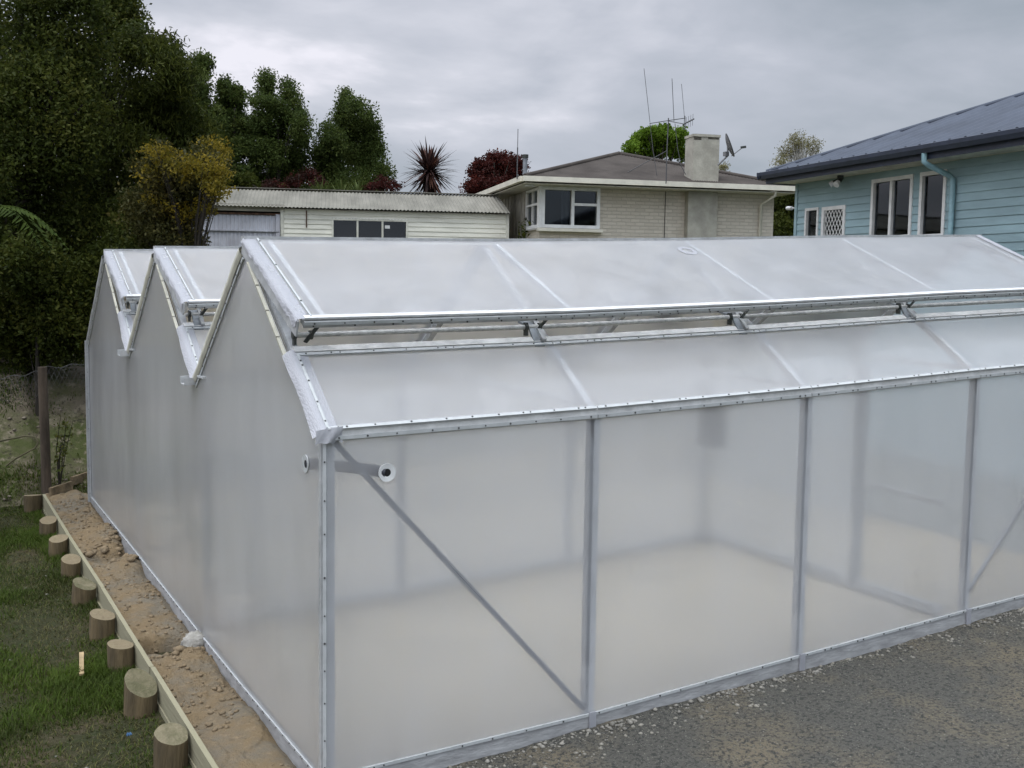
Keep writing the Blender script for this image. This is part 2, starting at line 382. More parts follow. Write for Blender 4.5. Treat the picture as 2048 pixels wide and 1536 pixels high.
def patchgrid(a, b, c, d, nu=12, nv=10, nrm=(0, 0, 1), amp=.004, seed=0):
    """a->b along u, d->c ; bilinear with slight sag"""
    a, b, c, d = [np.array(p, float) for p in (a, b, c, d)]
    u = np.linspace(0, 1, nu)[:, None, None]; v = np.linspace(0, 1, nv)[None, :, None]
    P = (a*(1-u)+b*u)*(1-v)+(d*(1-u)+c*u)*v
    n = np.array(nrm, float); n /= np.linalg.norm(n)
    w = np.sin(np.pi*u)*np.sin(np.pi*v)
    wob = fbm(P[..., 0]*1.5+P[..., 2]*.7, P[..., 1]*1.5+P[..., 2], 3, seed)
    edge = (fbm(P[..., 0]*5+P[..., 2]*2, P[..., 1]*5+P[..., 2]*4, 3, seed+50)*.35)[..., None]
    return P+n*(w*(wob[..., None]+edge)*amp*4)
def strip(name, p, q, nrm, w=.03, h=.012, step=.17, parent=gh, m=None, off=0.0, scr=True, jitter=True):
    """clamping strip with screws along p..q lying on a surface with normal nrm"""
    p = np.array(p, float); q = np.array(q, float); nrm = np.array(nrm, float); nrm /= np.linalg.norm(nrm)
    w *= .8; mb = MB(m or alu); c = nrm*(off+h/2); mb.bar(p+c, q+c, w, h, nrm)
    d = q-p; Ln = np.linalg.norm(d); d /= Ln
    if scr:
        mb.use(screwm); t = .06
        while t < Ln-.03:
            o = p+d*t+nrm*(off+h); mb.tube([o-nrm*.002, o+nrm*.004], random.uniform(.0048, .0066), 6, True, False)
            t += step*random.choice((.28, .8, .95, 1.0, 1.1, 1.25))
    return mb.build(name, parent)
# front wall, back wall sheets (per bay one sheet)
yF = -.032
for i in range(4):
    x0, x1 = GX[i], GX[i+1]
    film('side_wall_sheet', patchgrid((x0, yF, fb(x0)), (x1, yF, fb(x1)), (x1, yF, 2.02+DZ(x1)-.02), (x0, yF, 2.02+DZ(x0)-.02), 12, 12, (0, -1, 0), .003, i), (0, -1, 0))
yB = GY[6]+.03
film('side_wall_sheet', patchgrid((0, yB, gb(8.9)), (LEN, yB, gb(8.9)+.28), (LEN, yB, GZ[6]+DZ(LEN)), (0, yB, GZ[6]), 20, 8, (0, 1, 0), .004, 9), (0, 1, 0))
# gable sheets
def gable(x, nx):
    ys = []
    for k in range(6):
        n = 14
        ys += [(GY[k]+(GY[k+1]-GY[k])*j/n, GZ[k]+(GZ[k+1]-GZ[k])*j/n) for j in range(n)]
    ys.append((GY[6], GZ[6]))
    nv = 16; P = np.zeros((len(ys), nv, 3))
    for i, (y, zt) in enumerate(ys):
        for j in range(nv):
            t = j/(nv-1); b = gb(y)+(DZ(x)*1.05 if x > 1 else 0)
            z = b+(zt+DZ(x)-.015-b)*t
            P[i, j] = (x, y, z)
    wob = fbm(P[..., 1]*1.2, P[..., 2]*.8, 3, 77)
    P[..., 0] += nx*wob*.03*np.sin(np.pi*np.linspace(0, 1, nv))[None, :]
    film('end_wall_sheet', P, (nx, 0, 0))
xL = -.032
gable(xL, -1); gable(LEN+.032, 1)
# frame: posts
def post(x, y, z0, z1, name='post', w=.06, sleeve=False, m=None, parent=gh):
    mb = MB(m or galv); mb.bar((x, y, z0), (x, y, z1), w, w*.8, (0, 1, 0))
    o = mb.build(name, parent)
    if sleeve:
        b = MB(galv); b.bar((x, y, z0), (x, y, z0+.33), w+.012, w*.8+.012, (0, 1, 0))
        b.use(screwm)
        for dz in (.08, .2, .29): b.tube([(x-.01, y-w*.4-.006, z0+dz), (x-.01, y-w*.4-.009, z0+dz)], .008, 6, True, False)
        b.build('post_sleeve', o)
    return o
for i, x in enumerate(GX):
    if i in (1, 2, 3):                               # open channel: flange coloured pale as if lit, web dark as if shaded
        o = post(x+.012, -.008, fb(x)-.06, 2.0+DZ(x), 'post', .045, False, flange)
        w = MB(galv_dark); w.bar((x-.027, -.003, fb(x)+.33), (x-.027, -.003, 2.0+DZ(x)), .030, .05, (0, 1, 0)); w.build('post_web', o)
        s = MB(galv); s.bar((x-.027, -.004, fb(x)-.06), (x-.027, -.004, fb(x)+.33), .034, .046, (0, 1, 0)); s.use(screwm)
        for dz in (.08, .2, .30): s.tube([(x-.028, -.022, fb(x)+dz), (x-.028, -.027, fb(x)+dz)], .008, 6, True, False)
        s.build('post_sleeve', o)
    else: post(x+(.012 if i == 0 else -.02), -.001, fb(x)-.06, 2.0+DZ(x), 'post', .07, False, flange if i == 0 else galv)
    post(x, GY[6]-.03, gb(8.9)-.05+DZ(x), GZ[6]+DZ(x), 'post')
for k in (2, 4):
    for x in (.05, .47, 1.74, 3.5, 5.15, 7.28): post(x, GY[k], gb(GY[k])-.03+DZ(x), GZ[k]+DZ(x)-.04, 'post', .07)
# braces
def brace(p, q, r=.017, m=None, name='brace'):
    mb = MB(m or galv); mb.tube([p, q], r, 8); return mb.build(name, gh)
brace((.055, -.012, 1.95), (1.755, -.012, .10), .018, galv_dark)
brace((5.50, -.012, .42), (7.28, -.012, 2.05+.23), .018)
brace((.47, GY[2], 1.78), (.47, GY[2]-.62, 2.32), .022); brace((.47, GY[4], 1.80), (.47, GY[4]-.6, 2.36), .022)
brace((.47, GY[2], 1.80), (.47, .1, 1.98), .022, name='tie_beam')
for x in (1.80, 3.64, 5.46):
    for k in (0, 2, 4):
        y0, yr, y1 = GY[k], GY[k+1], GY[k+2]
        brace(G(x, y0+.05, GZ[k]+.02), G(x, y1-.05, GZ[k+2]+.02), .02, galv, 'tie_beam')
# eaves, ridges, valleys, roof sheets, vents
def row(k):
    y0, z0, yr, zr, y1, z1 = GY[k], GZ[k], GY[k+1], GZ[k+1], GY[k+2], GZ[k+2]
    dr = np.array([0, y0-yr, z0-zr]); LR = np.linalg.norm(dr); dr /= LR; nR = np.array([0, -dr[2]*-1, 0]);
    nR = np.array([0, dr[2], -dr[1]]); nR = nR if nR[2] > 0 else -nR
    dl = np.array([0, y1-yr, z1-zr]); LL = np.linalg.norm(dl); dl /= LL
    nL = np.array([0, dl[2], -dl[1]]); nL = nL if nL[2] > 0 else -nL
    R0 = lambda x: G(x, yr, zr)
    XA, XZ = -.03, LEN+.03
    T0 = LR*.635                                      # where the vent opening ends
    # rafters
    for i, x in enumerate(GX):
        xx = min(max(x, .02), LEN-.02)
        mb = MB(galv); mb.bar(R0(xx)-nR*.029+dr*.03, R0(xx)+dr*LR-nR*.029, .05, .05, nR); mb.build('rafter', gh)
        mb = MB(galv); mb.bar(R0(xx)-nL*.029+dl*.03, R0(xx)+dl*LL-nL*.029, .05, .05, nL); mb.build('rafter', gh)
    # sheets per bay
    for i in range(4):
        a, b = GX[i]-(.03 if i == 0 else 0), GX[i+1]+(.03 if i == 3 else 0)
        film('roof_sheet', patchgrid(R0(a)+dr*T0+nR*.004, R0(b)+dr*T0+nR*.004, R0(b)+dr*LR+nR*.004, R0(a)+dr*LR+nR*.004, 14, 8, nR, .006, 40+i+k), nR)
        film('roof_sheet', patchgrid(R0(a)+nL*.004, R0(b)+nL*.004, R0(b)+dl*LL+nL*.004, R0(a)+dl*LL+nL*.004, 14, 10, nL, .006, 60+i+k), nL)
    # rail at the lower side of the opening
    mb = MB(railm)
    for i in range(4): mb.bar(R0(GX[i])+dr*(T0-.02)+nR*.0, R0(GX[i+1])+dr*(T0-.02)+nR*.0, .05, .05, nR)
    mb.build('opening_rail', gh)
    for i in range(4):
        strip('clamping_strip', R0(GX[i]+.005)+dr*(T0+.022), R0(GX[i+1]-.005)+dr*(T0+.022), nR, .028, .012, .2, off=.008)
    # ridge cap
    mb = MB(galv)
    for i in range(4): mb.bar(R0(GX[i]-(.04 if i == 0 else 0))+np.array([0, .02, .035]), R0(GX[i+1]+(.04 if i == 3 else 0))+np.array([0, .02, .035]), .09, .03)
    mb.build('ridge_cap', gh)
    # vent flap
    ang = math.atan2(zr-z0, yr-y0)-math.radians(11.8); RF = 1.265
    df = np.array([0, -math.cos(ang), -math.sin(ang)]); nf = np.array([0, -math.sin(ang), math.cos(ang)])
    F = lambda x, r: R0(x)+np.array([0, 0, .03])+df*r
    ve = empty('roof_vent', (0, 0, 0)); ve.parent = gh
    nb = 4
    for i in range(nb):
        a, b = GX[i]-(.01 if i == 0 else 0), GX[i+1]+(.03 if i == 3 else 0)
        film('vent_sheet', patchgrid(F(a, 0)+nf*.01, F(b, 0)+nf*.01, F(b, RF)+nf*.01, F(a, RF)+nf*.01, 14, 10, nf, .010, 80+i+k), nf, ve)
    for x in [.13, 1.86, 3.66, 5.45, 7.22]:
        mb = MB(galv); mb.bar(F(x, .03)-nf*.013, F(x, RF-.02)-nf*.013, .035, .035, nf); mb.build('vent_bar', ve)
    if k == 0:
        o_ = R0(0)+np.array([0, 0, .03]); best = min(((abs((lambda P: RM.T@(P-CAM))(F(x, .26))[0]/-(RM.T@(F(x, .26)-CAM))[2]*FPX+1024-1374), x) for x in np.linspace(2, 5, 400)))
        xc = best[1]; c = F(xc, .26)+nf*.016; mb = MB(fold); m_ = 20; vs = []
        for r_ in (.045, .085):
            for t in range(m_): vs.append(c+np.array([1, 0, 0])*r_*math.cos(2*math.pi*t/m_)+df*r_*math.sin(2*math.pi*t/m_))
        mb.add(vs, [(t, (t+1) % m_, m_+(t+1) % m_, m_+t) for t in range(m_)]); mb.build('patch', ve)
    # lower edge: bright film lip, strip with screws, lower flange
    mb = MB(patchm)
    for i in range(4): mb.bar(F(GX[i]-.0, RF-.012)+nf*.015, F(GX[i+1], RF-.012)+nf*.015, .035, .012, nf)
    mb.build('vent_lip', ve)
    dn = np.array([0, -1, 0.15])
    for i in range(4):
        strip('clamping_strip', F(GX[i], RF+.004)-nf*.014, F(GX[i+1]-.003, RF+.004)-nf*.014, df, .028, .012, .15, ve)
        strip('clamping_strip', F(GX[i], RF-.010)-nf*.038, F(GX[i+1]-.003, RF-.010)-nf*.038, df, .024, .012, .26, ve, galv)
    mb = MB(railm)
    for i in range(4): mb.bar(F(GX[i], RF-.03)-nf*.022, F(GX[i+1], RF-.03)-nf*.022, .06, .036, nf)
    mb.build('vent_edge_bar', ve)
    # gable-side edge of the flap: channel + gathered film
    mb = MB(galv); mb.bar(F(-.038, .0)-nf*.05, F(-.038, RF+.01)-nf*.05, .012, .10, nf); mb.build('vent_end_bar', ve)
    mb = MB(galv); mb.bar(F(LEN+.035, .0)-nf*.03, F(LEN+.035, RF+.01)-nf*.03, .012, .085, nf); mb.build('vent_end_bar', ve)
    strip('clamping_strip', F(.045, .03), F(.045, RF-.02), nf, .014, .012, .5, ve, off=.012)
    n = 170; P = np.zeros((n, 6, 3))
    for i in range(n):
        r = RF*i/(n-1); wv = .5*math.sin(r*21)+.5*math.sin(r*9.3+k)
        dep = .004+.012*max(0, vnoise(r*9, k*3.1, 4))+.04*sstep(.8, 1.2, r)*float(vnoise(r*14, 2.2+k, 8))
        prof = [(.035, .012), (.012, .013+.003*wv), (-.022, .012+.004*wv), (-.044, .005), (-.050-.006*wv, -.008), (-.049-.010*float(vnoise(r*17, k, 9)), -.014-dep)]
        for j, (xx, h) in enumerate(prof): P[i, j] = F(0, r)+np.array([xx, 0, 0])+nf*(h+.009*float(fbm(r*38+j*.6, j*1.3, 3, 6)))
    mb = MB(fold); mb.grid(P); mb.build('film_fold', ve)
    n = 50; P = np.zeros((n, 5, 3))
    for i in range(n):
        r = RF*i/(n-1)
        for j, (xx, h) in enumerate([(-.05, .016), (.01, .022), (.045, .014), (.056, -.02), (.054, -.045-.02*float(vnoise(r*12, k, 19)))]):
            P[i, j] = F(LEN, r)+np.array([xx, 0, 0])+nf*(h+.006*float(fbm(r*30, j, 2, 7)))
    mb = MB(fold); mb.grid(P); mb.build('film_fold', ve)
    # torque tube and arms
    tp = lambda x: R0(x)+dr*(T0-.115)+nR*.055
    mb = MB(tube_steel); mb.tube([tp(x) for x in (.03, 1.8, 3.64, 5.46, 7.30)], .017, 10); mb.build('drive_tube', gh)
    for x in ([.10] if k else [.06, 1.68, 3.46, 5.28]) + ([1.9, 3.64, 5.46] if k else []):
        c = tp(x)
        ar = empty('vent_opener', tuple(c)); ar.parent = gh
        e = F(x+.05, RF-.10)-nf*.05-c
        mb = MB(darksteel); mb.bar((.03, 0, -.045), (.115, e[1]*.55, e[2]*1.0), .009, .026, nR)
        mb.build('rack', ar)
        mb = MB(darksteel); mb.tube([(-.05, -.0, 0), (-.028, -.0, 0)], .028, 10, True, False); mb.box((-.045, -.02, -.06), (-.03, .02, .03)); mb.build('pinion', ar)
        mb = MB(darksteel); mb.tube([(.055, -.0, 0), (.075, -.0, 0)], .028, 10, True, False); mb.build('pinion', ar)
        if not (k == 0 and x < .1):
            mb = MB(galv_dark); mb.bar((.02, 0, 0), np.array((.02, 0, 0))+dr*.15-nR*.05, .075, .016, nR); mb.bar((.02, 0, 0), np.array((.02, 0, 0))-dr*.14-nR*.06, .075, .016, nR); mb.use(galv)
            mb.bar(np.array((.052, 0, 0))-dr*.1+nR*.012, np.array((.052, 0, 0))+dr*.13-nR*.012, .03, .02, nR); mb.build('bearing_plate', ar)
    # gable edges -----------------------------------------------------------
    # left slope: cream channel with a clamping strip on the wall side
    q0, q1 = R0(0)+dl*.06, R0(0)+dl*(LL+.0)
    n = 40; P = np.zeros((n, 6, 3))
    for i in range(n):
        t = i/(n-1); c = q0+(q1-q0)*t; wv = .006*float(fbm(t*9, k, 3, 12))
        for j, (xx, h) in enumerate([(.03, .02), (.0, .03), (-.035, .028), (-.058, .012), (-.060, -.02), (-.045, -.045)]):
            P[i, j] = c+np.array([xx-wv, 0, 0])+nL*(h+wv*2)
    mb = MB(creamstrip if k < 4 else galv); mb.grid(P); mb.build('edge_channel', gh)
    strip('clamping_strip', q0+np.array([xL-.002, 0, 0])-nL*.075, q1+np.array([xL-.002, 0, 0])-nL*.075, (-1, 0, 0), .022, .012, .17)
    # right slope, upper: slim cream battens in short lengths
    t = .18
    while t < T0-.05:
        e = min(t+.27, T0-.01); mb = MB(creamstrip); mb.bar(R0(0)+dr*t+np.array([xL-.012, 0, 0])-nR*.03, R0(0)+dr*(e-.012)+np.array([xL-.012, 0, 0])-nR*.03, .022, .016, nR)
        mb.use(screwm); mb.tube([R0(0)+dr*(e-.006)+np.array([xL-.004, 0, 0])-nR*.04, R0(0)+dr*(e-.006)+np.array([xL-.018, 0, 0])-nR*.04], .011, 6); mb.build('batten', gh); t = e
    # right slope, lower: strip + loose folded film
    strip('clamping_strip', R0(0)+dr*(T0+.03)+np.array([.012, 0, 0]), R0(0)+dr*LR+np.array([.012, 0, 0]), nR, .022, .012, .15, off=.012)
    n = 46; P = np.zeros((n, 6, 3))
    for i in range(n):
        t = i/(n-1); c = R0(0)+dr*(T0-.02+(LR-T0+.05)*t); wv = float(fbm(t*7, k*2.3, 4, 14))
        flare = .004+.012*float(vnoise(t*5, k*1.7, 15))+.012*t
        for j, (xx, h) in enumerate([(.075, .010), (.03, .016), (-.01, .020), (-.036, .008), (-.046-flare*.3, -.012), (-.048-flare, -.030-.03*wv)]):
            P[i, j] = c+np.array([xx+.006*wv, 0, 0])+nR*(h+.010*wv*(j > 2))
    mb = MB(fold); mb.grid(P); mb.build('film_fold', gh)
    # valley gutter on the left side
    if k < 4:
        mb = MB(galv)
        c0 = np.array([-.13, y1, z1]); 
        for (ya, yb, za, zb) in ((-.07, .10, -.055, -.045),):
            mb.box((-.13, y1-.03, z1-.05), (LEN+.1, y1+.12, z1-.042)); 
            mb.box((-.13, y1+.112, z1-.0415), (LEN+.1, y1+.12, z1+.012)); mb.box((-.13, y1-.03, z1-.0415), (LEN+.1, y1-.022, z1+.008))
            mb.box((-.128, y1+.1205, z1+.004), (LEN+.1, y1+.140, z1+.0115))
        for i, v in enumerate(mb.v): mb.v[i] = (v[0], v[1], v[2]+DZ(v[0])+.0)
        mb.use(darksteel); mb.box((-.055, y1+.0, z1-.040), (-.05, y1+.10, z1-.004))
        mb.use(alu); mb.bar((-.045, y1-.14, z1+.03), (-.045, y1-.34, z1+.035), .02, .016)
        mb.build('gutter', gh)
for k in (0, 2, 4): row(k)
# front eave rails
for i in range(4):
    x0, x1 = GX[i], GX[i+1]
    a, b = G(x0, 0, 2.02), G(x1, 0, 2.02)
    mb = MB(railm); mb.bar(a+np.array([0, -.01, -.03]), b+np.array([0, -.01, -.03]), .055, .06); mb.build('eave_rail', gh)
    strip('clamping_strip', a+np.array([.004, -.032, .006]), b+np.array([-.004, -.032, .006]), (0, -.55, .83), .03, .012, .18, off=.004)
    strip('clamping_strip', a+np.array([.004, -.040, -.040]), b+np.array([-.004, -.040, -.040]), (0, -1, 0), .028, .012, .18)
    # bottom strip and kick board
    p, q = np.array([x0, yF-.002, fb(x0)+.012]), np.array([x1, yF-.002, fb(x1)+.012])
    strip('clamping_strip', p+np.array([.003, 0, 0]), q-np.array([.003, 0, 0]), (0, -1, 0), .024, .012, .22)
    mb = MB(boardm); mb.bar(p+np.array([0, .012, -.095]), q+np.array([0, .012, -.095]), .035, .165); mb.build('kick_board', gh)
    if i in (1, 2, 3):
        mb = MB(fold); mb.bar((x0+.01, yF-.018, fb(x0)-.10), (x0+.01, yF-.018, fb(x0)+.03), .05, .012, (0, 1, 0)); mb.build('film_tab', gh)
strip('clamping_strip', (-.012, yF-.004, .02), (-.012, yF-.004, 1.97), (-.5, -.86, 0), .022, .014, .2)
mb = MB(galv); mb.bar((xL+.012, yF+.020, -.12), (xL+.012, yF+.020, 1.98), .03, .03, (0, 1, 0)); mb.build('corner_post', gh)
# rear corner strip
strip('clamping_strip', (xL-.004, GY[6]-.02, .05), (xL-.004, GY[6]-.02, GZ[6]), (-1, 0, 0), .03, .014, .25)
mb = MB(galv); mb.bar((xL-.01, GY[6]+.03, -.08), (xL-.01, GY[6]+.03, GZ[6]), .06, .04, (0, 1, 0)); mb.build('corner_post', gh)
# gable base boards and strips
yy = [0, 1.6, 2.98, 4.5, 5.96, 7.4, 8.87]
for a, b in zip(yy[:-1], yy[1:]):
    strip('clamping_strip', (xL-.002, a+.004, gb(a)+.010), (xL-.002, b-.004, gb(b)+.010), (-1, 0, 0), .018, .010, .11)
    mb = MB(boardm); mb.bar((xL+.012, a, gb(a)-.10), (xL+.012, b, gb(b)-.10), .035, .19); mb.build('kick_board', gh)
# film scrap at the eave corner
n = 22; P = np.zeros((n, 5, 3))
for i in range(n):
    t = i/(n-1)
    for j in range(5):
        u = j/4; P[i, j] = (-.075+.16*t+.01*float(fbm(t*8, j, 2, 3)), -.055-.012*math.sin(t*9+j), 2.03-.075*u-.03*float(vnoise(t*6, u*2, 4))*u+.02*t)
mb = MB(fold); mb.grid(P); mb.build('film_fold', gh)
# inner partition round the first bay
film('partition_sheet', patchgrid((.1, GY[2]-.05, .02), (5.15, GY[2]-.05, .27), (5.15, GY[2]-.05, 2.02+.18), (.1, GY[2]-.05, 2.02), 16, 8, (0, -1, 0), .004, 70), (0, -1, 0))
film('partition_sheet', patchgrid((5.2, 1.0, .29), (5.2, GY[2]-.05, .28), (5.2, GY[2]-.05, 2.2), (5.2, 1.0, 2.2), 8, 8, (-1, 0, 0), .004, 71), (-1, 0, 0))
mb = MB(galv); mb.bar((.05, GY[2]-.05, .06), (5.15, GY[2]-.05, .29), .06, .06); mb.build('partition_rail', gh)
mb = MB(galv); mb.bar((5.2, 0.03, .28), (5.2, GY[2]-.05, .30), .07, .07); mb.build('partition_rail', gh)
mb = MB(galv); mb.bar((5.2, 0.03, 1.15), (5.2, .92, 1.19), .04, .045); mb.build('partition_rail', gh)
mb = MB(galv_dark); mb.bar((5.2, .92, .28), (5.2, .92, 2.2), .07, .07, (1, 0, 0)); mb.build('post', gh)
mb = MB(darksteel); mb.box((5.02, GY[2]-.34, 1.25), (5.14, GY[2]-.10, 1.72)); mb.build('control_box', gh)
# duct with patches
du = empty('duct', (0, 0, 0)); du.parent = gh
mb = MB(rubber); mb.tube([(-.025, .225, 1.80), (.06, .150, 1.797), (.2, .058, 1.785), (.357, -.020, 1.762)], .034, 14); mb.build('hose', du)
for c, n_, ax in (((.36, yF-.004, 1.762), (0, -1, 0), 0), ((xL-.004, .225, 1.80), (-1, 0, 0), 1)):
    mb = MB(patchm if ax == 0 else board_light); c = np.array(c); n_ = np.array(n_, float)
    a = np.array([1, 0, 0.]) if ax == 0 else np.array([0, 1., 0]); u = np.array([0, 0, 1.])
    ro, ri, m_ = .053, .023, 24; vs = []
    for r_, h_ in ((ri, .004), (ro, .006), (ro+.001, 0)):
        for t in range(m_): vs.append(c+n_*h_+r_*(a*math.cos(2*math.pi*t/m_)+u*math.sin(2*math.pi*t/m_)))
    mb.add(vs, [(r*m_+t, r*m_+(t+1) % m_, (r+1)*m_+(t+1) % m_, (r+1)*m_+t) for r in range(2) for t in range(m_)], False)
    mb.use(voidm); mb.tube([c+n_*.001, c+n_*.003], ri*1.05, 11, True, False)
    mb.build('patch', du)
# floor inside
xs = np.linspace(.01, LEN, 30); ys = np.linspace(.0, GY[6]-.05, 30); X, Y = np.meshgrid(xs, ys, indexing='ij')
Z = np.interp(X, GX, BZ)+.004*Y-.012
mb = MB(floorm); mb.grid(np.stack([X, Y, Z], -1)); mb.build('floor', kind='structure')

# ------------------------------------------------------------------ retaining wall
rw = empty('retaining_wall', (XB, 4.5, -.2), 'low timber retaining wall of planks and short round logs beside the greenhouse', 'retaining wall')
def RW(p): return (p[0]-XB, p[1]-4.5, p[2]+.2)
yj = [9.72, 7.2, 4.72, 2.35, -.3]
for a, b in zip(yj[:-1], yj[1:]):
    for t, (zt, dx) in enumerate(((-.015, 0), (-.185, -.006))):
        mb = MB(woodp); j = random.uniform(-.006, .006)
        n = 14; P = []
        mb.bar(RW((XB+dx+j, a-.004, zt-.08)), RW((XB+dx-j, b+.004, zt-.08)), .034, .160); mb.build('plank', rw)
logs = [(71, 990), (95, 1040), (116, 1077), (143, 1118), (164, 1168), (196, 1230), (229, 1290), (273, 1367), (331, 1470)]
rads = [.112, .095, .100, .095, .105, .104, .100, .112, .104]
for i, (px, py) in enumerate(logs):
    c = atz(px, py, -.015); r = rads[i]; c[0] = XB-.023-r
    tilt = [(.01, .0), (0, .05), (.0, .06), (.0, .05), (.05, .10), (.02, .06), (.02, .05), (.05, .17), (.02, .05)][i]
    mb = MB(logm); n = 26; rings = []
    hs = [-.75, -.4, -.25, -.1, -.03, 0]
    ph = random.uniform(0, 6); lean = (random.uniform(-.02, .10), random.uniform(-.10, .10))
    vs = []
    for h in hs:
        for t in range(n):
            a = 2*math.pi*t/n; rr = r*(1+.03*math.sin(3*a+ph)+.02*math.sin(7*a+h*5))*(1+(-h)*.04)
            if h == 0: rr *= .985
            x, y = rr*math.cos(a)+lean[0]*h, rr*math.sin(a)+lean[1]*h
            z = h+((tilt[0]*math.cos(a)*-.45+tilt[1]*math.sin(a)*.45+.012*math.cos(a+ph)) if h > -.2 else 0)
            vs.append(RW((c[0]+x, c[1]+y, c[2]+z)))
    mb.add(vs, [(k*n+t, k*n+(t+1) % n, (k+1)*n+(t+1) % n, (k+1)*n+t) for k in range(len(hs)-1) for t in range(n)], True)
    top = vs[-n:]; cc = np.mean(top, 0); mb.use(logmoss if i in (7, 8, 4) else logtop)
    inner = [cc+(np.array(p)-cc)*.55+np.array([0, 0, .004*random.random()]) for p in top]
    mb.add(list(top)+inner+[cc-np.array([0, 0, .006])], [(t, (t+1) % n, n+(t+1) % n, n+t) for t in range(n)]+[(n+t, n+(t+1) % n, 2*n) for t in range(n)], False)
    o = mb.build('log_post', rw)
    if i == 7: o['label'] = 'mossy log post with a slanting cut top'

# lumps, stake, litter
def lump(name, c, r, m, sq=(1, 1, .7), seed=0, n=14):
    mb = MB(m); vs = []; fs = []
    for i in range(n+1):
        th = math.pi*i/n
        for j in range(2*n):
            ph = math.pi*j/n; d = np.array([math.sin(th)*math.cos(ph), math.sin(th)*math.sin(ph), math.cos(th)])
            k = 1+.8*float(fbm(d[0]*1.8+seed+d[2], d[1]*1.8+d[2]*.7, 4, seed)) + .35*float(fbm(d[0]*6+d[2]*4, d[1]*6-d[2]*3, 2, seed+3))
            vs.append(d*r*k*np.array(sq))
    w = 2*n
    for i in range(n):
        for j in range(w): fs.append((i*w+j, (i+1)*w+j, (i+1)*w+(j+1) % w, i*w+(j+1) % w))
    mb.add(vs, fs, True); o = mb.build(name); o.location = c; return o
tag(lump('concrete_lump', (-.095, 2.87, -.055), .15, concm, (.75, .72, .62), 3), 'pale grey broken concrete lump in the dirt against the greenhouse base', 'concrete lump')
mb = MB(stakem); a = atz(163, 1300, -.16); b = atz(163, 1341, -.16); a[2] = float(gz(a[0], a[1]))+.035; b[2] = float(gz(b[0], b[1]))+.035; mb.bar((0, 0, 0), b-a, .035, .016); mb.bar(np.array([.006, .002, .0]), (b-a)*.9+np.array([.006, 0, .016]), .02, .012)
o = mb.build('wood_stake'); o.location = a; tag(o, 'small pale wood offcut lying on the grass beside the logs', 'wood offcut')
c = atz(258, 1455, -.14); c[2] = float(gz(c[0], c[1]))+.02; P = np.zeros((5, 5, 3))
for i in range(5):
    for j in range(5): P[i, j] = ((i-2)*.008, (j-2)*.008, .012+.018*float(vnoise(i*.9, j*.9, 2))+.01*((i+j) % 2))
mb = MB(bluem); mb.grid(P, False); o = mb.build('plastic_scrap'); o.location = c; tag(o, 'tiny crumpled blue plastic scrap on the dark grass near the logs', 'litter')

# stones: one stuff object per kind
def stones(name, pts, sizes, m, seed):
    rng = np.random.default_rng(seed)
    base = np.array([(0,0,1),(.9,0,.25),(.28,.85,.3),(-.72,.53,.2),(-.72,-.53,.3),(.28,-.85,.2),(.5,.4,-.6),(-.6,.1,-.6),(.1,-.6,-.6)], float)
    fc = np.array([(0,1,2),(0,2,3),(0,3,4),(0,4,5),(0,5,1),(1,6,2),(2,7,3),(3,7,4),(4,8,5),(5,8,1),(1,8,6),(2,6,7),(4,7,8),(6,8,7)])
    n = len(pts); V = base[None]*(1+.35*(rng.random((n, 9, 1))-.5))*sizes[:, None, None]*np.array([1, .8, .6])[None, None]
    a = rng.random(n)*6.28; ca, sa = np.cos(a)[:, None], np.sin(a)[:, None]
    V = np.stack([V[..., 0]*ca-V[..., 1]*sa, V[..., 0]*sa+V[..., 1]*ca, V[..., 2]], -1)+pts[:, None]
    F = (fc[None]+(np.arange(n)*9)[:, None, None]).reshape(-1, 3)
    return rawmesh(name, V.reshape(-1, 3), F, m)
def scatter_yard(n, y0, y1, pw, seed, s0, s1):
    rng = np.random.default_rng(seed)
    x = rng.uniform(.3, 8.5, n); y = y0+(y1-y0)*rng.random(n)**pw
    keep = vnoise(x*1.3, y*2.5, seed)+.25*rng.random(n) > .42
    x, y = x[keep], y[keep]
    s = s0+(s1-s0)*rng.random(len(x))**4
    return np.stack([x, y, yardz(x, y)+s*.02], -1), s
p1, s1 = scatter_yard(1900, -.05, -.42, 1.9, 61, .004, .024); p2, s2 = scatter_yard(9000, -.05, -3, 1., 62, .002, .008)
rng = np.random.default_rng(77); rp = []; rs = []
for cx, sx, m_ in ((1.98, .12, 60), (2.55, .25, 40), (3.05, .18, 50), (3.55, .2, 70), (5.75, .22, 60), (6.3, .2, 40), (1.2, .3, 60)):
    x = rng.normal(cx, sx, m_); y = -.075-np.abs(rng.normal(0, .045, m_)); q_ = .006+.022*rng.random(m_)**3; rp.append(np.stack([x, y, yardz(x, y)+q_*.2], -1)); rs.append(q_)
o = stones('rubble', np.concatenate(rp), np.concatenate(rs), mat('rubble_stone', (.30, .285, .25), .95, 0, .35, 4, .4, 40, col2=(.13, .125, .11)), 15); o['kind'] = 'stuff'; tag(o, 'pale concrete crumbs heaped along the foot of the kick board', 'rubble')
o = stones('pebbles', np.concatenate([p1, p2]), np.concatenate([s1, s2]), stonem, 5); o['kind'] = 'stuff'; tag(o, 'pale pebbles and chips scattered over the gravel yard', 'pebbles')
rng = np.random.default_rng(9); n = 3400
x = rng.uniform(-.5, -.05, n); y = rng.uniform(.3, 9.6, n); k_ = vnoise(x*2.3, y*1.3, 37)+.3*rng.random(n) > .52; x, y = x[k_], y[k_]; s = .003+.030*rng.random(len(x))**7
clodm = mat('clod', (.22, .165, .10), .95, 0, .3, 5, .5, 40, col2=(.16, .125, .08))
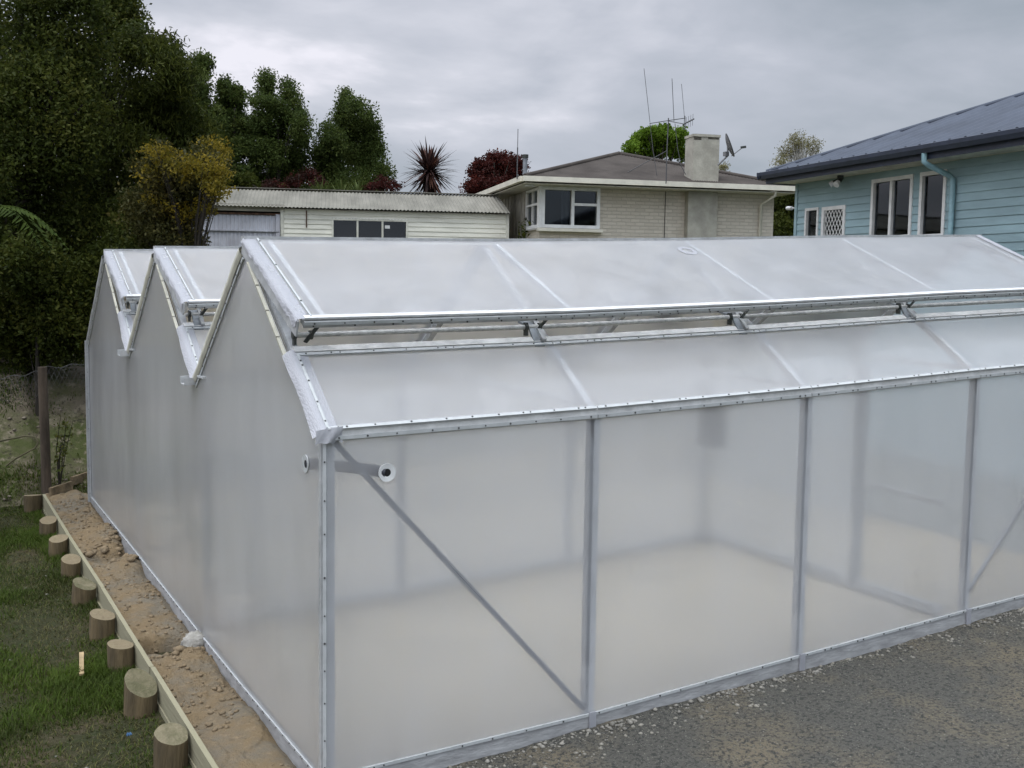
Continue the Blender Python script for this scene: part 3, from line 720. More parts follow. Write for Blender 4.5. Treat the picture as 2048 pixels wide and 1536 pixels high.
for (cx, cy, sx, sy, m_, big) in ((-.12, 5.75, .07, .25, 26, .065), (-.10, 6.7, .06, .35, 22, .055), (-.20, 2.72, .12, .06, 16, .05), (-.3, 6.3, .12, .05, 14, .06), (-.12, 8.6, .08, .3, 16, .05)):
    xx, yy = np.clip(rng.normal(cx, sx, m_), -.49, -.05), rng.normal(cy, sy, m_); x = np.concatenate([x, xx]); y = np.concatenate([y, yy]); s = np.concatenate([s, .012+big*rng.random(m_)**1.5])
o = stones('clods', np.stack([x, y, dirtz(x, y)+s*.05], -1), s, clodm, 6); o['kind'] = 'stuff'; tag(o, 'crumbly brown clods on the dirt strip by the greenhouse', 'clods')
n = 260; x = -.85-2.2*rng.random(n)**1.5; y = rng.uniform(1, 9, n); s = .005+.018*rng.random(n)**4
k_ = vnoise(x*1.1, y*1.1, 8) > .55; x, y, s = x[k_], y[k_], s[k_]
o = stones('litter_chips', np.stack([x, y, gz(x, y)+.01], -1), s, stonem, 7); o['kind'] = 'stuff'; tag(o, 'pale chips and stones lying in the grass', 'chips')
n = 3500; x = rng.uniform(-4.5, 1.5, n); y = rng.uniform(9.9, 13.6, n); s = .008+.035*rng.random(n)**3
k_ = vnoise(x*1.5, y*1.8, 8) > .40; x, y, s = x[k_], y[k_], s[k_]
o = stones('bank_stones', np.stack([x, y, gz(x, y)+s*.1], -1), s, mat('bank_stone', (.23, .20, .155), .95, 0, .3, 3, .5, 30, col2=(.12, .10, .075)), 8); o['kind'] = 'stuff'; tag(o, 'grey brown stones on the grassy bank behind the wall', 'stones')

# grass blades
def blades(x, y, z, h, w, lean, seed):
    rng = np.random.default_rng(seed); n = len(x); a = rng.random(n)*6.283
    dx, dy = np.cos(a), np.sin(a); b = a+rng.uniform(.8, 2.2, n); lx, ly = np.cos(b)*lean*h, np.sin(b)*lean*h
    v0 = np.stack([x-dx*w/2, y-dy*w/2, z-.01], -1); v1 = np.stack([x+dx*w/2, y+dy*w/2, z-.01], -1)
    v2 = np.stack([x+dx*w/3+lx*.4, y+dy*w/3+ly*.4, z+h*.62], -1); v3 = np.stack([x-dx*w/3+lx*.4, y-dy*w/3+ly*.4, z+h*.62], -1)
    v4 = np.stack([x+lx, y+ly, z+h], -1)
    V = np.stack([v0, v1, v2, v3, v4], 1).reshape(-1, 3); o = np.arange(n)[:, None]*5
    F = np.concatenate([o+np.array([[0, 1, 2]]), o+np.array([[0, 2, 3]]), o+np.array([[3, 2, 4]])], 1).reshape(-1, 3)
    return V, F
grassm = leafmat('grass_blades', [(.050, .044, .018), (.034, .048, .010), (.050, .080, .012), (.075, .115, .016), (.12, .11, .045)], .3)
rng = np.random.default_rng(4)
n = 330000; x = XB-.06-3.2*rng.random(n)**1.2; y = rng.uniform(.2, 10.2, n)
dens = np.clip(fbm(x*1.1, y*1.1, 4, 41)*2.6+.66, 0, 1)*np.clip(.15+1.2*sstep(1.2, 2.6, y), .12, 1)
near = np.zeros(n)
for (px, py) in logs:
    c = atz(px, py, -.02); near += np.exp(-((x-c[0]+.05)**2+(y-c[1]-.0)**2)/.05)*.6
keep = rng.random(n) < dens*.9+near*.5
dirtspots = (np.exp(-((x+1.0)**2/.12+(y-7.0)**2/.7)) + np.exp(-((x+1.05)**2/.10+(y-4.3)**2/.5)))
keep &= rng.random(n) > dirtspots*1.2
x, y = x[keep], y[keep]; h = (.012+.045*rng.random(len(x))**1.8)*(.55+.9*dens[keep])*(1+.5*near[keep])
V, F = blades(x, y, gz(x, y)+.045*fbm(x*2.2, y*2.2, 5, 5), h, .005+.004*rng.random(len(x)), .9, 1)
tn = np.repeat(np.clip(.45*fbm(x*1.3, y*1.3, 3, 44)*2+.42+.25*(rng.random(len(x))-.5), 0, .78)+np.where(rng.random(len(x)) > .93, .3, 0), 3)
n = 42000; xt = XB-.06-3.2*rng.random(n)**1.2; yt = rng.uniform(.2, 10.0, n)
V2, F2 = blades(xt, yt, gz(xt, yt)+.045*fbm(xt*2.2, yt*2.2, 5, 5)+.008, .006+.012*rng.random(n), .004+.004*rng.random(n), 3.5, 3)
F = np.concatenate([F, F2+len(V)]); V = np.concatenate([V, V2]); tn = np.concatenate([tn, np.repeat(np.where(rng.random(n) > .55, .97, .04), 3)])
o = rawmesh('grass', V, F, grassm, np.clip(tn, 0, 1)); o['kind'] = 'stuff'; tag(o, 'green lawn grass growing below the log posts', 'grass')
n = 90000; x = rng.uniform(-4.5, 1.2, n); y = rng.uniform(9.8, 13.4, n)
k_ = (fbm(x*1.1, y*1.6, 4, 51)*2.8+.06+.9*np.exp(-((y-10.1)/.25)**2)) > rng.random(n)
x, y = x[k_], y[k_]; h = .02+.05*rng.random(len(x))**2
V, F = blades(x, y, gz(x, y), h, .010+.006*rng.random(len(x)), .8, 2)
o = rawmesh('bank_grass', V, F, grassm, np.repeat(np.clip(.2+.6*rng.random(len(x))+.3*np.exp(-((y-10.1)/.3)**2), 0, 1), 3)); o['kind'] = 'stuff'; tag(o, 'thin grass growing over the stony bank', 'grass')

# ------------------------------------------------------------------ wire fence, edging, cane, twigs
pb = np.array([-.452, 10.0, -.02])
fe = empty('wire_fence', tuple(pb), 'round wooden fence post with sagging wire netting before dark trees', 'fence')
mb = MB(postm); n = 18
mb.tube([(0, 0, -.3), (.0, 0, 0), (-.005, 0, .8), (-.015, 0, 1.42), (-.016, 0, 1.685)], [.066, .065, .062, .06, .058], 18); mb.build('fence_post', fe)
def netting(p0, p1, sag, hgt, parent, wr=.0019):
    p0 = np.array(p0); p1 = np.array(p1); L_ = np.linalg.norm(p1-p0); nn = int(L_/.07)
    mb = MB(wirem)
    def pt(t, v):
        p = p0+(p1-p0)*t; p = p.copy(); p[2] -= sag*4*t*(1-t)+v*hgt; p[1] += .04*math.sin(t*23)+.03*math.sin(v*5+t*11); p[2] += .02*math.sin(t*31); return p
    for r_ in (0, .012): mb.tube([pt(i/nn, r_) for i in range(nn+1)], wr*1.5, 4, False)
    m_ = int(hgt/.07)
    for i in range(nn):
        for j in range(m_):
            a = (i+.5*(j % 2))/nn
            if a+1/nn > 1: continue
            mid = a+.5/nn
            mb.tube([pt(a, j/m_), pt(mid, (j+1)/m_)], wr, 3, False); mb.tube([pt(a+1/nn, j/m_), pt(mid, (j+1)/m_)], wr, 3, False)
    return mb.build('netting', parent)
e0 = atd(0, 742, 15.0)-pb; e1 = atd(190, 702, 15.6)-pb
netting((-.02, .05, 1.62), tuple(e0+np.array([-.9, 0, -.1])), .05, .35, fe); netting((-.02, .05, 1.66), tuple(e1+np.array([.8, 0, 0])), .03, .28, fe)
mb = MB(edgem); a, b = atz(100, 985, .0), atz(200, 952, .06); mb.bar((0, 0, 0), (b-a)*.42, .04, .12); mb.bar((b-a)*.42+np.array([0, .03, .05]), (b-a)*1.3+np.array([0, .03, .05]), .04, .12)
o = mb.build('edging_board'); o.location = a; tag(o, 'weathered timber edging at the foot of the bank behind the greenhouse', 'edging')
cane = mat('dry_cane', (.095, .085, .045), .8)
pts = [atd(px, py, 13.2) for px, py in ((-12, 885), (20, 878), (50, 872), (70, 874), (77, 884), (70, 896), (52, 906), (30, 918), (12, 932))]
mb = MB(cane); mb.tube([p-pts[3] for p in pts], .012, 6); o = mb.build('bent_cane'); o.location = pts[3]; tag(o, 'bent dry cane looping out over the bank left of the fence post', 'cane')

# ------------------------------------------------------------------ trees
def leaf_quads(C, size, rng, droop=0., aspect=.5, updir=None):
    """diamond leaves folded along the midrib; C (n,3)"""
    n = len(C)
    d = rng.normal(size=(n, 3)); d[:, 2] -= droop; d /= np.linalg.norm(d, axis=1)[:, None]
    if updir is not None: d = d*.6+updir; d /= np.linalg.norm(d, axis=1)[:, None]
    r = rng.normal(size=(n, 3)); r[:, 2] *= .6; s = np.cross(d, r); s /= np.linalg.norm(s, axis=1)[:, None]+1e-9
    nn = np.cross(s, d); L = (size*(.6+.8*rng.random(n)))[:, None]
    a = C-d*L*.5; b = C+d*L*.5-nn*L*.08; l = C-d*L*.08+s*L*aspect*.5+nn*L*.10; q = C-d*L*.08-s*L*aspect*.5+nn*L*.10
    V = np.stack([a, l, b, q], 1).reshape(-1, 3); o = np.arange(n)[:, None]*4
    F = np.concatenate([o+np.array([[0, 1, 2]]), o+np.array([[0, 2, 3]])], 1).reshape(-1, 3)
    return V, F
CR = np.array([[RM[0, 0], RM[1, 0], 0]]); CR /= np.linalg.norm(CR); CF = np.array([[-CR[0, 1], CR[0, 0], 0]])
def crown(lobes, nclump, per, clump_r, rng, shell=.55):
    """lobes: list of (centre, radii, weight); returns leaf centres, clump ids, clump centres"""
    w = np.array([l[2] for l in lobes], float); w /= w.sum(); cs = []
    for (c, r, _), k in zip(lobes, rng.multinomial(nclump, w)):
        d = rng.normal(size=(k, 3)); d /= np.linalg.norm(d, axis=1)[:, None]
        rad = (shell+(1-shell)*rng.random(k)**.6)
        if len(r) == 4:                                # taper towards the top
            tz = d[:, 2]*rad; sc = 1-r[3]*np.clip((tz+1)/2, 0, 1); d[:, :2] *= sc[:, None]
        d = d*rad[:, None]*np.array(r[:3]); cs.append(np.array(c)+d[:, :1]*CR+d[:, 1:2]*CF+d[:, 2:]*np.array([[0, 0, 1.]]))
    cs = np.concatenate(cs); cid = np.repeat(np.arange(len(cs)), per)
    rr = clump_r*(.6+.8*rng.random(len(cs)))
    off = rng.normal(size=(len(cid), 3)); off /= np.linalg.norm(off, axis=1)[:, None]; off *= (rr[cid]*1.15*rng.random(len(cid))**.45)[:, None]*np.array([1, 1, .8])
    return cs[cid]+off, cid, cs
def tree(name, label, cat, base, lobes, m, nclump, per, clump_r, leaf, seed, group=None, trunk_h=None, trunk_r=.12, bark=None, droop=.25, aspect=.5, shell=.5, limbs=14, tshift=0.):
    rng = np.random.default_rng(seed); base = np.array(base, float)
    root = empty(name, tuple(base), label, cat, group)
    lob = [(np.array(c), r, w) for c, r, w in lobes]
    C, cid, cs = crown(lob, nclump, per, clump_r, rng, shell)
    V, F = leaf_quads(C, np.full(len(C), leaf), rng, droop, aspect)
    ct = rng.random(len(cs)); hmax, hmin = cs[:, 2].max(), cs[:, 2].min()
    t = .62*ct[cid]+.22*rng.random(len(C))+.08+tshift
    o = rawmesh('crown', V, F, m, np.repeat(np.clip(t, 0, 1), 2)); o.parent = root
    top = trunk_h or (hmin+.75*(hmax-hmin)); mb = MB(bark or trunkm)
    cx, cy = cs[:, 0].mean(), cs[:, 1].mean()
    pts = [np.array([cx*f*f, cy*f*f, top*f]) for f in np.linspace(0, 1, 7)]; pts[0][2] = -.3
    mb.tube(pts, [trunk_r*(1.15-.95*f) for f in np.linspace(0, 1, 7)], 9)
    for i in rng.choice(len(cs), min(limbs, len(cs)), replace=False):
        f = np.clip((cs[i, 2]-.8)/top*.75, .15, .95); s = np.array([cx*f*f, cy*f*f, top*f]); e = cs[i]
        mid = (s+e)/2+np.array([0, 0, .1*np.linalg.norm(e-s)])
        mb.tube([s, mid, e], [trunk_r*.35, trunk_r*.22, trunk_r*.08], 5)
    mb.build('trunk', root)
    return root
darkleaf = leafmat('dark_leaf', [(.015, .022, .005), (.034, .047, .009), (.060, .074, .014), (.105, .102, .022)], .4)
midleaf = leafmat('mid_leaf', [(.020, .029, .006), (.046, .060, .011), (.088, .098, .018)], .4)
popleaf = leafmat('evergreen_leaf', [(.026, .042, .012), (.058, .084, .020), (.110, .132, .034)], .45)
goldleaf = leafmat('golden_leaf', [(.060, .058, .010), (.15, .120, .014), (.29, .205, .022)], .4)
oliveleaf = leafmat('olive_leaf', [(.02, .024, .008), (.05, .05, .015), (.11, .085, .02)], .3)
redleaf = leafmat('red_leaf', [(.018, .010, .006), (.050, .012, .010), (.115, .024, .015)], .3)
limeleaf = leafmat('bright_green_leaf', [(.045, .085, .008), (.10, .17, .015), (.17, .26, .03)], .35)
birchleaf = leafmat('sparse_olive_leaf', [(.12, .12, .06), (.20, .19, .10), (.28, .24, .12)], .3)
flaxm = leafmat('flax_leaf', [(.04, .06, .015), (.08, .11, .03), (.12, .14, .05)], .2)
cordm = leafmat('cordyline_leaf', [(.018, .012, .012), (.045, .022, .020), (.10, .045, .03)], .15)
fernm = mat('fern_frond', (.034, .050, .009), .85, 0, .3, 9, spec=.05, col2=(.014, .024, .005))

def tree_px(name, label, cat, spec, depth, m, nclump, per, clump_r, leaf, seed, **kw):
    """spec: lobes given as (px,py, half width px, half height px, weight[, taper]) at this depth from the camera"""
    sc = depth/FPX
    cx = np.average([s[0] for s in spec], weights=[s[4] for s in spec])
    b = atd(cx, 700, depth); b[2] = float(gz(b[0], b[1]))-.02
    lobes = []
    for s in spec:
        c = atd(s[0], s[1], depth+kw.get('dj', .6)*math.sin(s[0]*.7+s[1]*.3))-b
        r = (s[2]*sc, max(s[2]*sc*.8, .5), s[3]*sc) + ((s[5],) if len(s) > 5 else ())
        lobes.append((c, r, s[4]))
    kw.pop('dj', None)
    return tree(name, label, cat, b, lobes, m, nclump, per, clump_r, leaf, seed, **kw)
GT = 'dark trees massed behind the greenhouse'
tree_px('evergreen_tree', 'huge dark evergreen filling the upper left corner, tallest of the trees', 'tree',
        [(20, 40, 130, 150, 2.2), (-40, 300, 150, 170, 2), (90, 250, 110, 140, 2), (30, 480, 130, 140, 2), (120, 440, 90, 130, 1.3), (40, 640, 140, 90, 1.5), (140, 60, 70, 110, 1.2), (-20, 470, 80, 90, 1)], 16.5, darkleaf, 900, 85, .30, .070, 101, group=GT, trunk_r=.14, trunk_h=3.5)
tree_px('evergreen_tree', 'tall dark tree with ragged top touching the upper frame edge, right of the huge evergreen', 'tree',
        [(205, -10, 46, 70, 1), (245, 40, 32, 55, .7), (272, 95, 16, 34, .35), (225, 170, 75, 110, 1.5), (205, 330, 90, 130, 1.5), (200, 500, 90, 120, 1.4), (205, 640, 90, 80, 1)], 18.5, darkleaf, 760, 75, .25, .070, 102, group=GT, trunk_r=.12, trunk_h=3.5)
tree_px('evergreen_tree', 'dense dark evergreen closing the gaps behind the huge corner tree', 'tree',
        [(30, 150, 130, 150, 1), (60, 380, 150, 160, 1), (20, 560, 140, 120, 1), (170, 300, 70, 150, .7)], 23, darkleaf, 560, 70, .34, .11, 118, group=GT, trunk_r=.12, trunk_h=3.5)
tree_px('willow_like_tree', 'olive green tree with drooping narrow leaves between the tall evergreen and the golden tree', 'tree',
        [(330, 112, 15, 32, .4), (350, 145, 18, 34, .5), (318, 205, 54, 56, 1), (335, 270, 70, 70, 1.2), (290, 330, 60, 90, 1.2), (390, 290, 45, 60, .8), (280, 450, 60, 80, 1), (250, 540, 60, 80, .8)], 17.5, midleaf, 520, 75, .24, .11, 103, group=GT, droop=1.1, aspect=.2, trunk_h=2.6, trunk_r=.08)
tree_px('evergreen_tree', 'narrow dark tree with a small separate top tuft, above the golden tree', 'tree',
        [(403, 130, 16, 20, .3), (398, 175, 14, 30, .35), (385, 225, 34, 50, .8), (420, 250, 26, 40, .6), (390, 320, 55, 80, 1), (390, 355, 45, 28, .8)], 33, popleaf, 420, 60, .24, .10, 104, group=GT)
tree_px('evergreen_tree', 'dark tree with two small tips standing left of the twin-topped tree', 'tree',
        [(453, 178, 10, 20, .25), (474, 195, 9, 20, .2), (455, 225, 24, 30, .5), (470, 265, 38, 40, 1), (475, 330, 45, 60, 1.2), (470, 362, 40, 20, 1)], 33.5, popleaf, 420, 60, .24, .10, 105, group=GT)
tree_px('evergreen_tree', 'twin-topped evergreen tree standing behind the white shed roof', 'tree',
        [(534, 158, 7, 14, .12), (533, 182, 15, 20, .3), (520, 205, 16, 18, .25), (545, 212, 18, 22, .35), (576, 165, 6, 14, .1), (578, 190, 13, 20, .25), (590, 215, 15, 22, .3), (570, 230, 20, 22, .4), (522, 245, 24, 26, .5), (600, 250, 15, 24, .3), (550, 270, 40, 30, .9), (598, 290, 18, 30, .4), (530, 310, 40, 34, .9), (570, 330, 40, 36, .9), (600, 345, 18, 34, .4), (545, 365, 55, 30, .9)], 33.5, popleaf, 640, 58, .26, .085, 106, group=GT, shell=.15, trunk_r=.07, limbs=8)
tree_px('evergreen_tree', 'broad pointed evergreen tree right of the twin-topped one', 'tree',
        [(692, 192, 6, 12, .1), (693, 212, 14, 18, .3), (712, 215, 10, 16, .2), (690, 240, 24, 22, .5), (734, 228, 9, 18, .2), (738, 255, 16, 24, .4), (715, 262, 24, 24, .5), (655, 265, 10, 16, .2), (665, 285, 24, 26, .5), (748, 290, 18, 26, .4), (700, 300, 44, 30, 1), (640, 305, 14, 26, .3), (660, 335, 36, 34, .9), (730, 330, 36, 36, .9), (765, 340, 14, 32, .4), (640, 355, 18, 30, .3), (700, 368, 70, 22, 1)], 34.5, popleaf, 800, 56, .26, .085, 107, group=GT, shell=.15, trunk_r=.07, limbs=0, trunk_h=3.2)
tree_px('golden_tree', 'autumn gold small tree leaning over the shed corner', 'tree',
        [(325, 308, 22, 16, .5), (300, 340, 14, 20, .25), (430, 300, 24, 18, .6), (375, 335, 34, 22, .7), (345, 370, 30, 22, .5), (425, 345, 28, 26, .8), (395, 385, 34, 22, .7), (436, 380, 18, 12, .3), (320, 405, 22, 20, .3), (370, 425, 28, 18, .4), (405, 415, 14, 10, .2)], 15.2, goldleaf, 330, 20, .14, .046, 108, shell=.1, limbs=60, trunk_r=.035, droop=.4)
tree_px('olive_shrub', 'olive green twiggy shrub mixed in behind the golden tree', 'shrub',
        [(340, 350, 60, 60, 1), (405, 350, 34, 50, .8), (300, 430, 55, 60, .9), (345, 430, 50, 50, .9), (390, 400, 24, 30, .4), (350, 480, 50, 26, .6)], 15.5, oliveleaf, 420, 55, .18, .055, 128, shell=.2, limbs=30, trunk_r=.03, droop=.5)
tree_px('dark_shrub', 'dark leafy shrub below the golden tree behind the greenhouse ridge', 'shrub',
        [(290, 480, 60, 45, 1), (340, 490, 40, 40, .8), (230, 560, 60, 80, 1), (280, 540, 60, 50, 1)], 15.8, darkleaf, 300, 60, .22, .075, 109, trunk_r=.06)
tree_px('dark_shrub', 'dark undergrowth shrub at the top of the bank left of the fence post', 'shrub',
        [(-20, 600, 90, 110, 1), (60, 620, 70, 90, 1), (50, 530, 60, 60, .8), (130, 640, 60, 75, 1), (175, 600, 40, 90, .7)], 15.6, darkleaf, 460, 60, .24, .07, 110, trunk_r=.04, limbs=4)
tree_px('red_shrub', 'dark red leaved shrub behind the middle of the shed roof, left one', 'shrub',
        [(548, 370, 22, 8, .7), (585, 362, 20, 12, .7), (615, 350, 16, 16, .7), (638, 366, 16, 8, .4)], 31.5, redleaf, 90, 30, .14, .07, 111, trunk_r=.05, tshift=-.2)
tree_px('red_shrub', 'dull red shrub between the broad evergreen and the spiky cabbage tree', 'shrub',
        [(766, 366, 16, 10, 1), (790, 374, 18, 7, .6), (745, 376, 16, 6, .5)], 31.5, redleaf, 55, 30, .14, .07, 112, trunk_r=.05, tshift=-.15)
tree_px('red_tree', 'rounded bright red autumn tree behind the brick house roof', 'tree',
        [(965, 345, 26, 24, 1), (1000, 330, 30, 26, 1.2), (1030, 340, 20, 32, .7), (985, 375, 48, 16, 1), (950, 375, 20, 14, .5)], 34, redleaf, 330, 50, .18, .085, 113, shell=.4)
tree_px('green_tree', 'bright green rounded tree rising behind the brick house roof', 'tree',
        [(1282, 280, 18, 14, 1), (1310, 265, 22, 13, 1), (1345, 270, 26, 18, 1), (1300, 300, 42, 20, 1.2), (1365, 295, 26, 28, 1), (1262, 298, 8, 9, .4), (1330, 290, 40, 22, 1)], 42, limeleaf, 210, 55, .22, .13, 114, shell=.5)
tree_px('birch_tree', 'sparse pale tree with thin twigs behind the blue house roof', 'tree',
        [(1597, 285, 18, 20, 1), (1575, 308, 18, 20, .7), (1625, 295, 14, 22, .7), (1562, 330, 12, 16, .4)], 45, birchleaf, 230, 16, .26, .085, 115, shell=.1, limbs=90, bark=palem, trunk_r=.08, droop=.6, aspect=.35)
tree_px('birch_sapling', 'small pale twiggy treetop just right of the brick chimney', 'tree',
        [(1445, 335, 7, 8, 1)], 44, birchleaf, 26, 14, .18, .085, 125, shell=.2, limbs=14, bark=palem, trunk_r=.05, droop=.6, aspect=.35)
tree_px('dark_tree', 'dark green tree in the gap between brick house and blue house', 'tree',
        [(1570, 400, 40, 30, 1), (1580, 450, 45, 45, 1), (1600, 390, 40, 24, .6), (1560, 480, 40, 40, .8)], 33, midleaf, 260, 60, .28, .10, 116)
tree_px('dark_shrub', 'leafy shrub behind the shed, hidden low under the evergreens', 'shrub',
        [(480, 375, 40, 30, 1), (600, 385, 60, 12, 1), (700, 384, 70, 8, 1)], 32, darkleaf, 200, 60, .2, .09, 117)
# spiky plants
def spiky(name, label, cat, base, heads, m, n, length, width, seed, stems=None, bark=None, up=.25, skirt=False):
    rng = np.random.default_rng(seed); root = empty(name, tuple(base), label, cat); V = []; F = []; T = []
    for (c, ln) in heads:
        c = np.array(c)
        for i in range(n):
            d = rng.normal(size=3); d[2] = d[2]*.9+up-(1.3 if skirt and i % 6 == 0 else 0); d /= np.linalg.norm(d)
            L = ln*rng.uniform(.75, 1.1); s = np.cross(d, (0, 0, 1.)); s /= np.linalg.norm(s)+1e-9
            sag = rng.uniform(.0, .38)**1.3*L; o = len(V); w = width*rng.uniform(.7, 1.2)
            for t, ww in ((0.04, .5), (.35, 1), (.7, .7)):
                p = c+d*L*t-np.array([0, 0, sag*t*t]); V += [p-s*w*ww/2, p+s*w*ww/2]
            V.append(c+d*L-np.array([0, 0, sag]))
            F += [(o, o+1, o+3), (o, o+3, o+2), (o+2, o+3, o+5), (o+2, o+5, o+4), (o+4, o+5, o+6)]; T += [rng.random()]*5
    ob = rawmesh('leaves', np.array(V), np.array(F), m, T); ob.parent = root
    if stems:
        mb = MB(bark or trunkm)
        for p, q, r in stems: mb.tube([p, (np.array(p)+np.array(q))/2+np.array([.03, 0, 0]), q], [r, r*.8, r*.7], 8)
        mb.build('trunk', root)
    return root
c = atd(858, 338, 32); b = c.copy(); b[2] = float(gz(b[0], b[1]))
spiky('cabbage_tree', 'dark purple spiky cabbage tree standing behind the shed roof', 'tree', b,
      [((0, 0, c[2]-b[2]), 1.0), ((.06, .1, c[2]-b[2]-.17), .93)], cordm, 150, .7, .075, 5, [((0, 0, -.3), (0, 0, c[2]-b[2]), .09)], skirt=True)
c = atd(680, 371, 31.2); b = c.copy(); b[2] = float(gz(b[0], b[1]))
spiky('flax_bush', 'green spiky flax bush showing over the shed ridge', 'bush', b,
      [((-.55, 0, c[2]-b[2]-.4), .75), ((0.05, .1, c[2]-b[2]-.45), .85), ((.6, 0, c[2]-b[2]-.4), .75)], flaxm, 95, .8, .05, 6, [((-.45, 0, -.2), (-.45, 0, c[2]-b[2]-.3), .05), ((.5, 0, -.2), (.5, 0, c[2]-b[2]-.3), .05), ((.05, .1, -.2), (.05, .1, c[2]-b[2]-.35), .05)], up=1.0)
# tree fern at the left edge
fc = atd(-75, 445, 12.6); fbz = float(gz(fc[0], fc[1])); root = empty('tree_fern', (fc[0], fc[1], fbz), 'arching green tree fern fronds at the left edge', 'tree fern')
rng = np.random.default_rng(12); H = fc[2]-fbz; V = []; F = []; T = []
mbs = MB(trunkm); mbs.tube([(0, 0, -.3), (.02, 0, H*.5), (0, 0, H)], [.10, .085, .08], 10)
sr = RM[:, 0]
for f_ in range(13):
    a = 6.283*f_/13+.2; L = rng.uniform(1.0, 1.3); dirv = np.array([math.cos(a), math.sin(a), 0]); ln = []
    for t in np.linspace(0, 1, 26): ln.append(np.array([0, 0, H])+dirv*L*(t*.93)+np.array([0, 0, .40*math.sin(t*2.1)-.62*t*t]))
    mb = MB(fernm); mb.tube(ln, [.014-.0003*q for q in range(26)], 5, False)
    sd = np.cross(dirv, (0, 0, 1.))
    for i in range(2, 26):
        t = i/25; pl = .26*math.sin(math.pi*min(1, t*.92+.06))+.02
        for sg in (-1, 1):
            p = ln[i]; tip = p+sd*sg*pl*rng.uniform(.8, 1.1)+dirv*pl*.35-np.array([0, 0, pl*rng.uniform(.25, .6)]); nrm = dirv*.020; q = p*.4+tip*.6
            mb.add([p-nrm, p+nrm, q+nrm*.9, q-nrm*.9, tip], [(0, 1, 2), (0, 2, 3), (3, 2, 4)])
    mb.build('frond', root)
mbs.build('trunk', root)
# leafy twigs beside the fence post
b = atz(118, 975, .03); rng = np.random.default_rng(31)
root = empty('young_shrub', tuple(b), 'thin twiggy young shrub growing beside the fence post', 'shrub'); mb = MB(trunkm); C = []
for i in range(6):
    tip = np.array([rng.uniform(-.12, .22), rng.uniform(-.1, .1), rng.uniform(.55, 1.1)]); mid = tip*.5+np.array([rng.uniform(-.05, .05), 0, .05])
    mb.tube([(0, 0, -.05), mid, tip], [.008, .006, .003], 5)
    for j in range(22):
        t = rng.uniform(.3, 1); p = (mid*2*t if t < .5 else mid+(tip-mid)*(t-.5)*2)+rng.normal(size=3)*.035; C.append(p)
C = np.array(C); V, F = leaf_quads(C, np.full(len(C), .055), rng, .3, .5)
rawmesh('foliage', V, F, darkleaf, np.repeat(.4+.6*rng.random(len(C)), 2)).parent = root; mb.build('stems', root)

# ------------------------------------------------------------------ buildings
class Frame:
    """local frame: u along the front, v into the building, w up"""
    def __init__(s, origin, udir):
        s.o = np.array(origin, float); u = np.array([udir[0], udir[1], 0.]); u /= np.linalg.norm(u); s.u = u; s.v = np.array([-u[1], u[0], 0.]); s.w = np.array([0, 0, 1.])
        if s.v @ (s.o-CAM) < 0: s.v = -s.v
    def loc(s, px, py, v):
        r = ray(px, py); t = (v-(CAM-s.o)@s.v)/(r@s.v); P = CAM+r*t-s.o; return np.array([P@s.u, v, P@s.w])
    def locu(s, px, py, u):
        r = ray(px, py); t = (u-(CAM-s.o)@s.u)/(r@s.u); P = CAM+r*t-s.o; return np.array([u, P@s.v, P@s.w])
    def matrix(s):
        m = Matrix.Identity(4)
        for i in range(3): m[i][0] = s.u[i]; m[i][1] = s.v[i]; m[i][2] = s.w[i]; m[i][3] = s.o[i]
        return m
    def root(s, name, label, cat):
        o = empty(name, (0, 0, 0), label, cat); o.matrix_world = s.matrix(); return o
def siding(mb, u0, u1, w0, w1, v, pitch, lip, holes=(), axis=0):
    """lapped weatherboards on plane v; holes (u0,u1,w0,w1)"""
    w = w1
    while w > w0+1e-4:
        lo = max(w0, w-pitch); cuts = sorted({lo, w}|{h[2] for h in holes if lo < h[2] < w}|{h[3] for h in holes if lo < h[3] < w})
        for a, b in zip(cuts[:-1], cuts[1:]):
            mid = (a+b)/2; spans = [(u0, u1)]
            for h in holes:
                if h[2] < mid < h[3]:
                    ns = []
                    for p, q in spans:
                        if h[0] > p: ns.append((p, min(q, h[0])))
                        if h[1] < q: ns.append((max(p, h[1]), q))
                    spans = [z for z in ns if z[1]-z[0] > 1e-4]
            fa = lip*(w-a)/pitch; fbb = lip*(w-b)/pitch
            for p, q in spans:
                def pt(u, off, z): return (u, v-off, z) if axis == 0 else (v-off, u, z)
                vs = [pt(p, fa, a), pt(q, fa, a), pt(q, fbb, b), pt(p, fbb, b)]; f = [(0, 1, 2, 3)]
                if a == lo: vs += [pt(p, -.01, a), pt(q, -.01, a)]; f.append((4, 5, 1, 0))
                mb.add(vs, f)
        w = lo
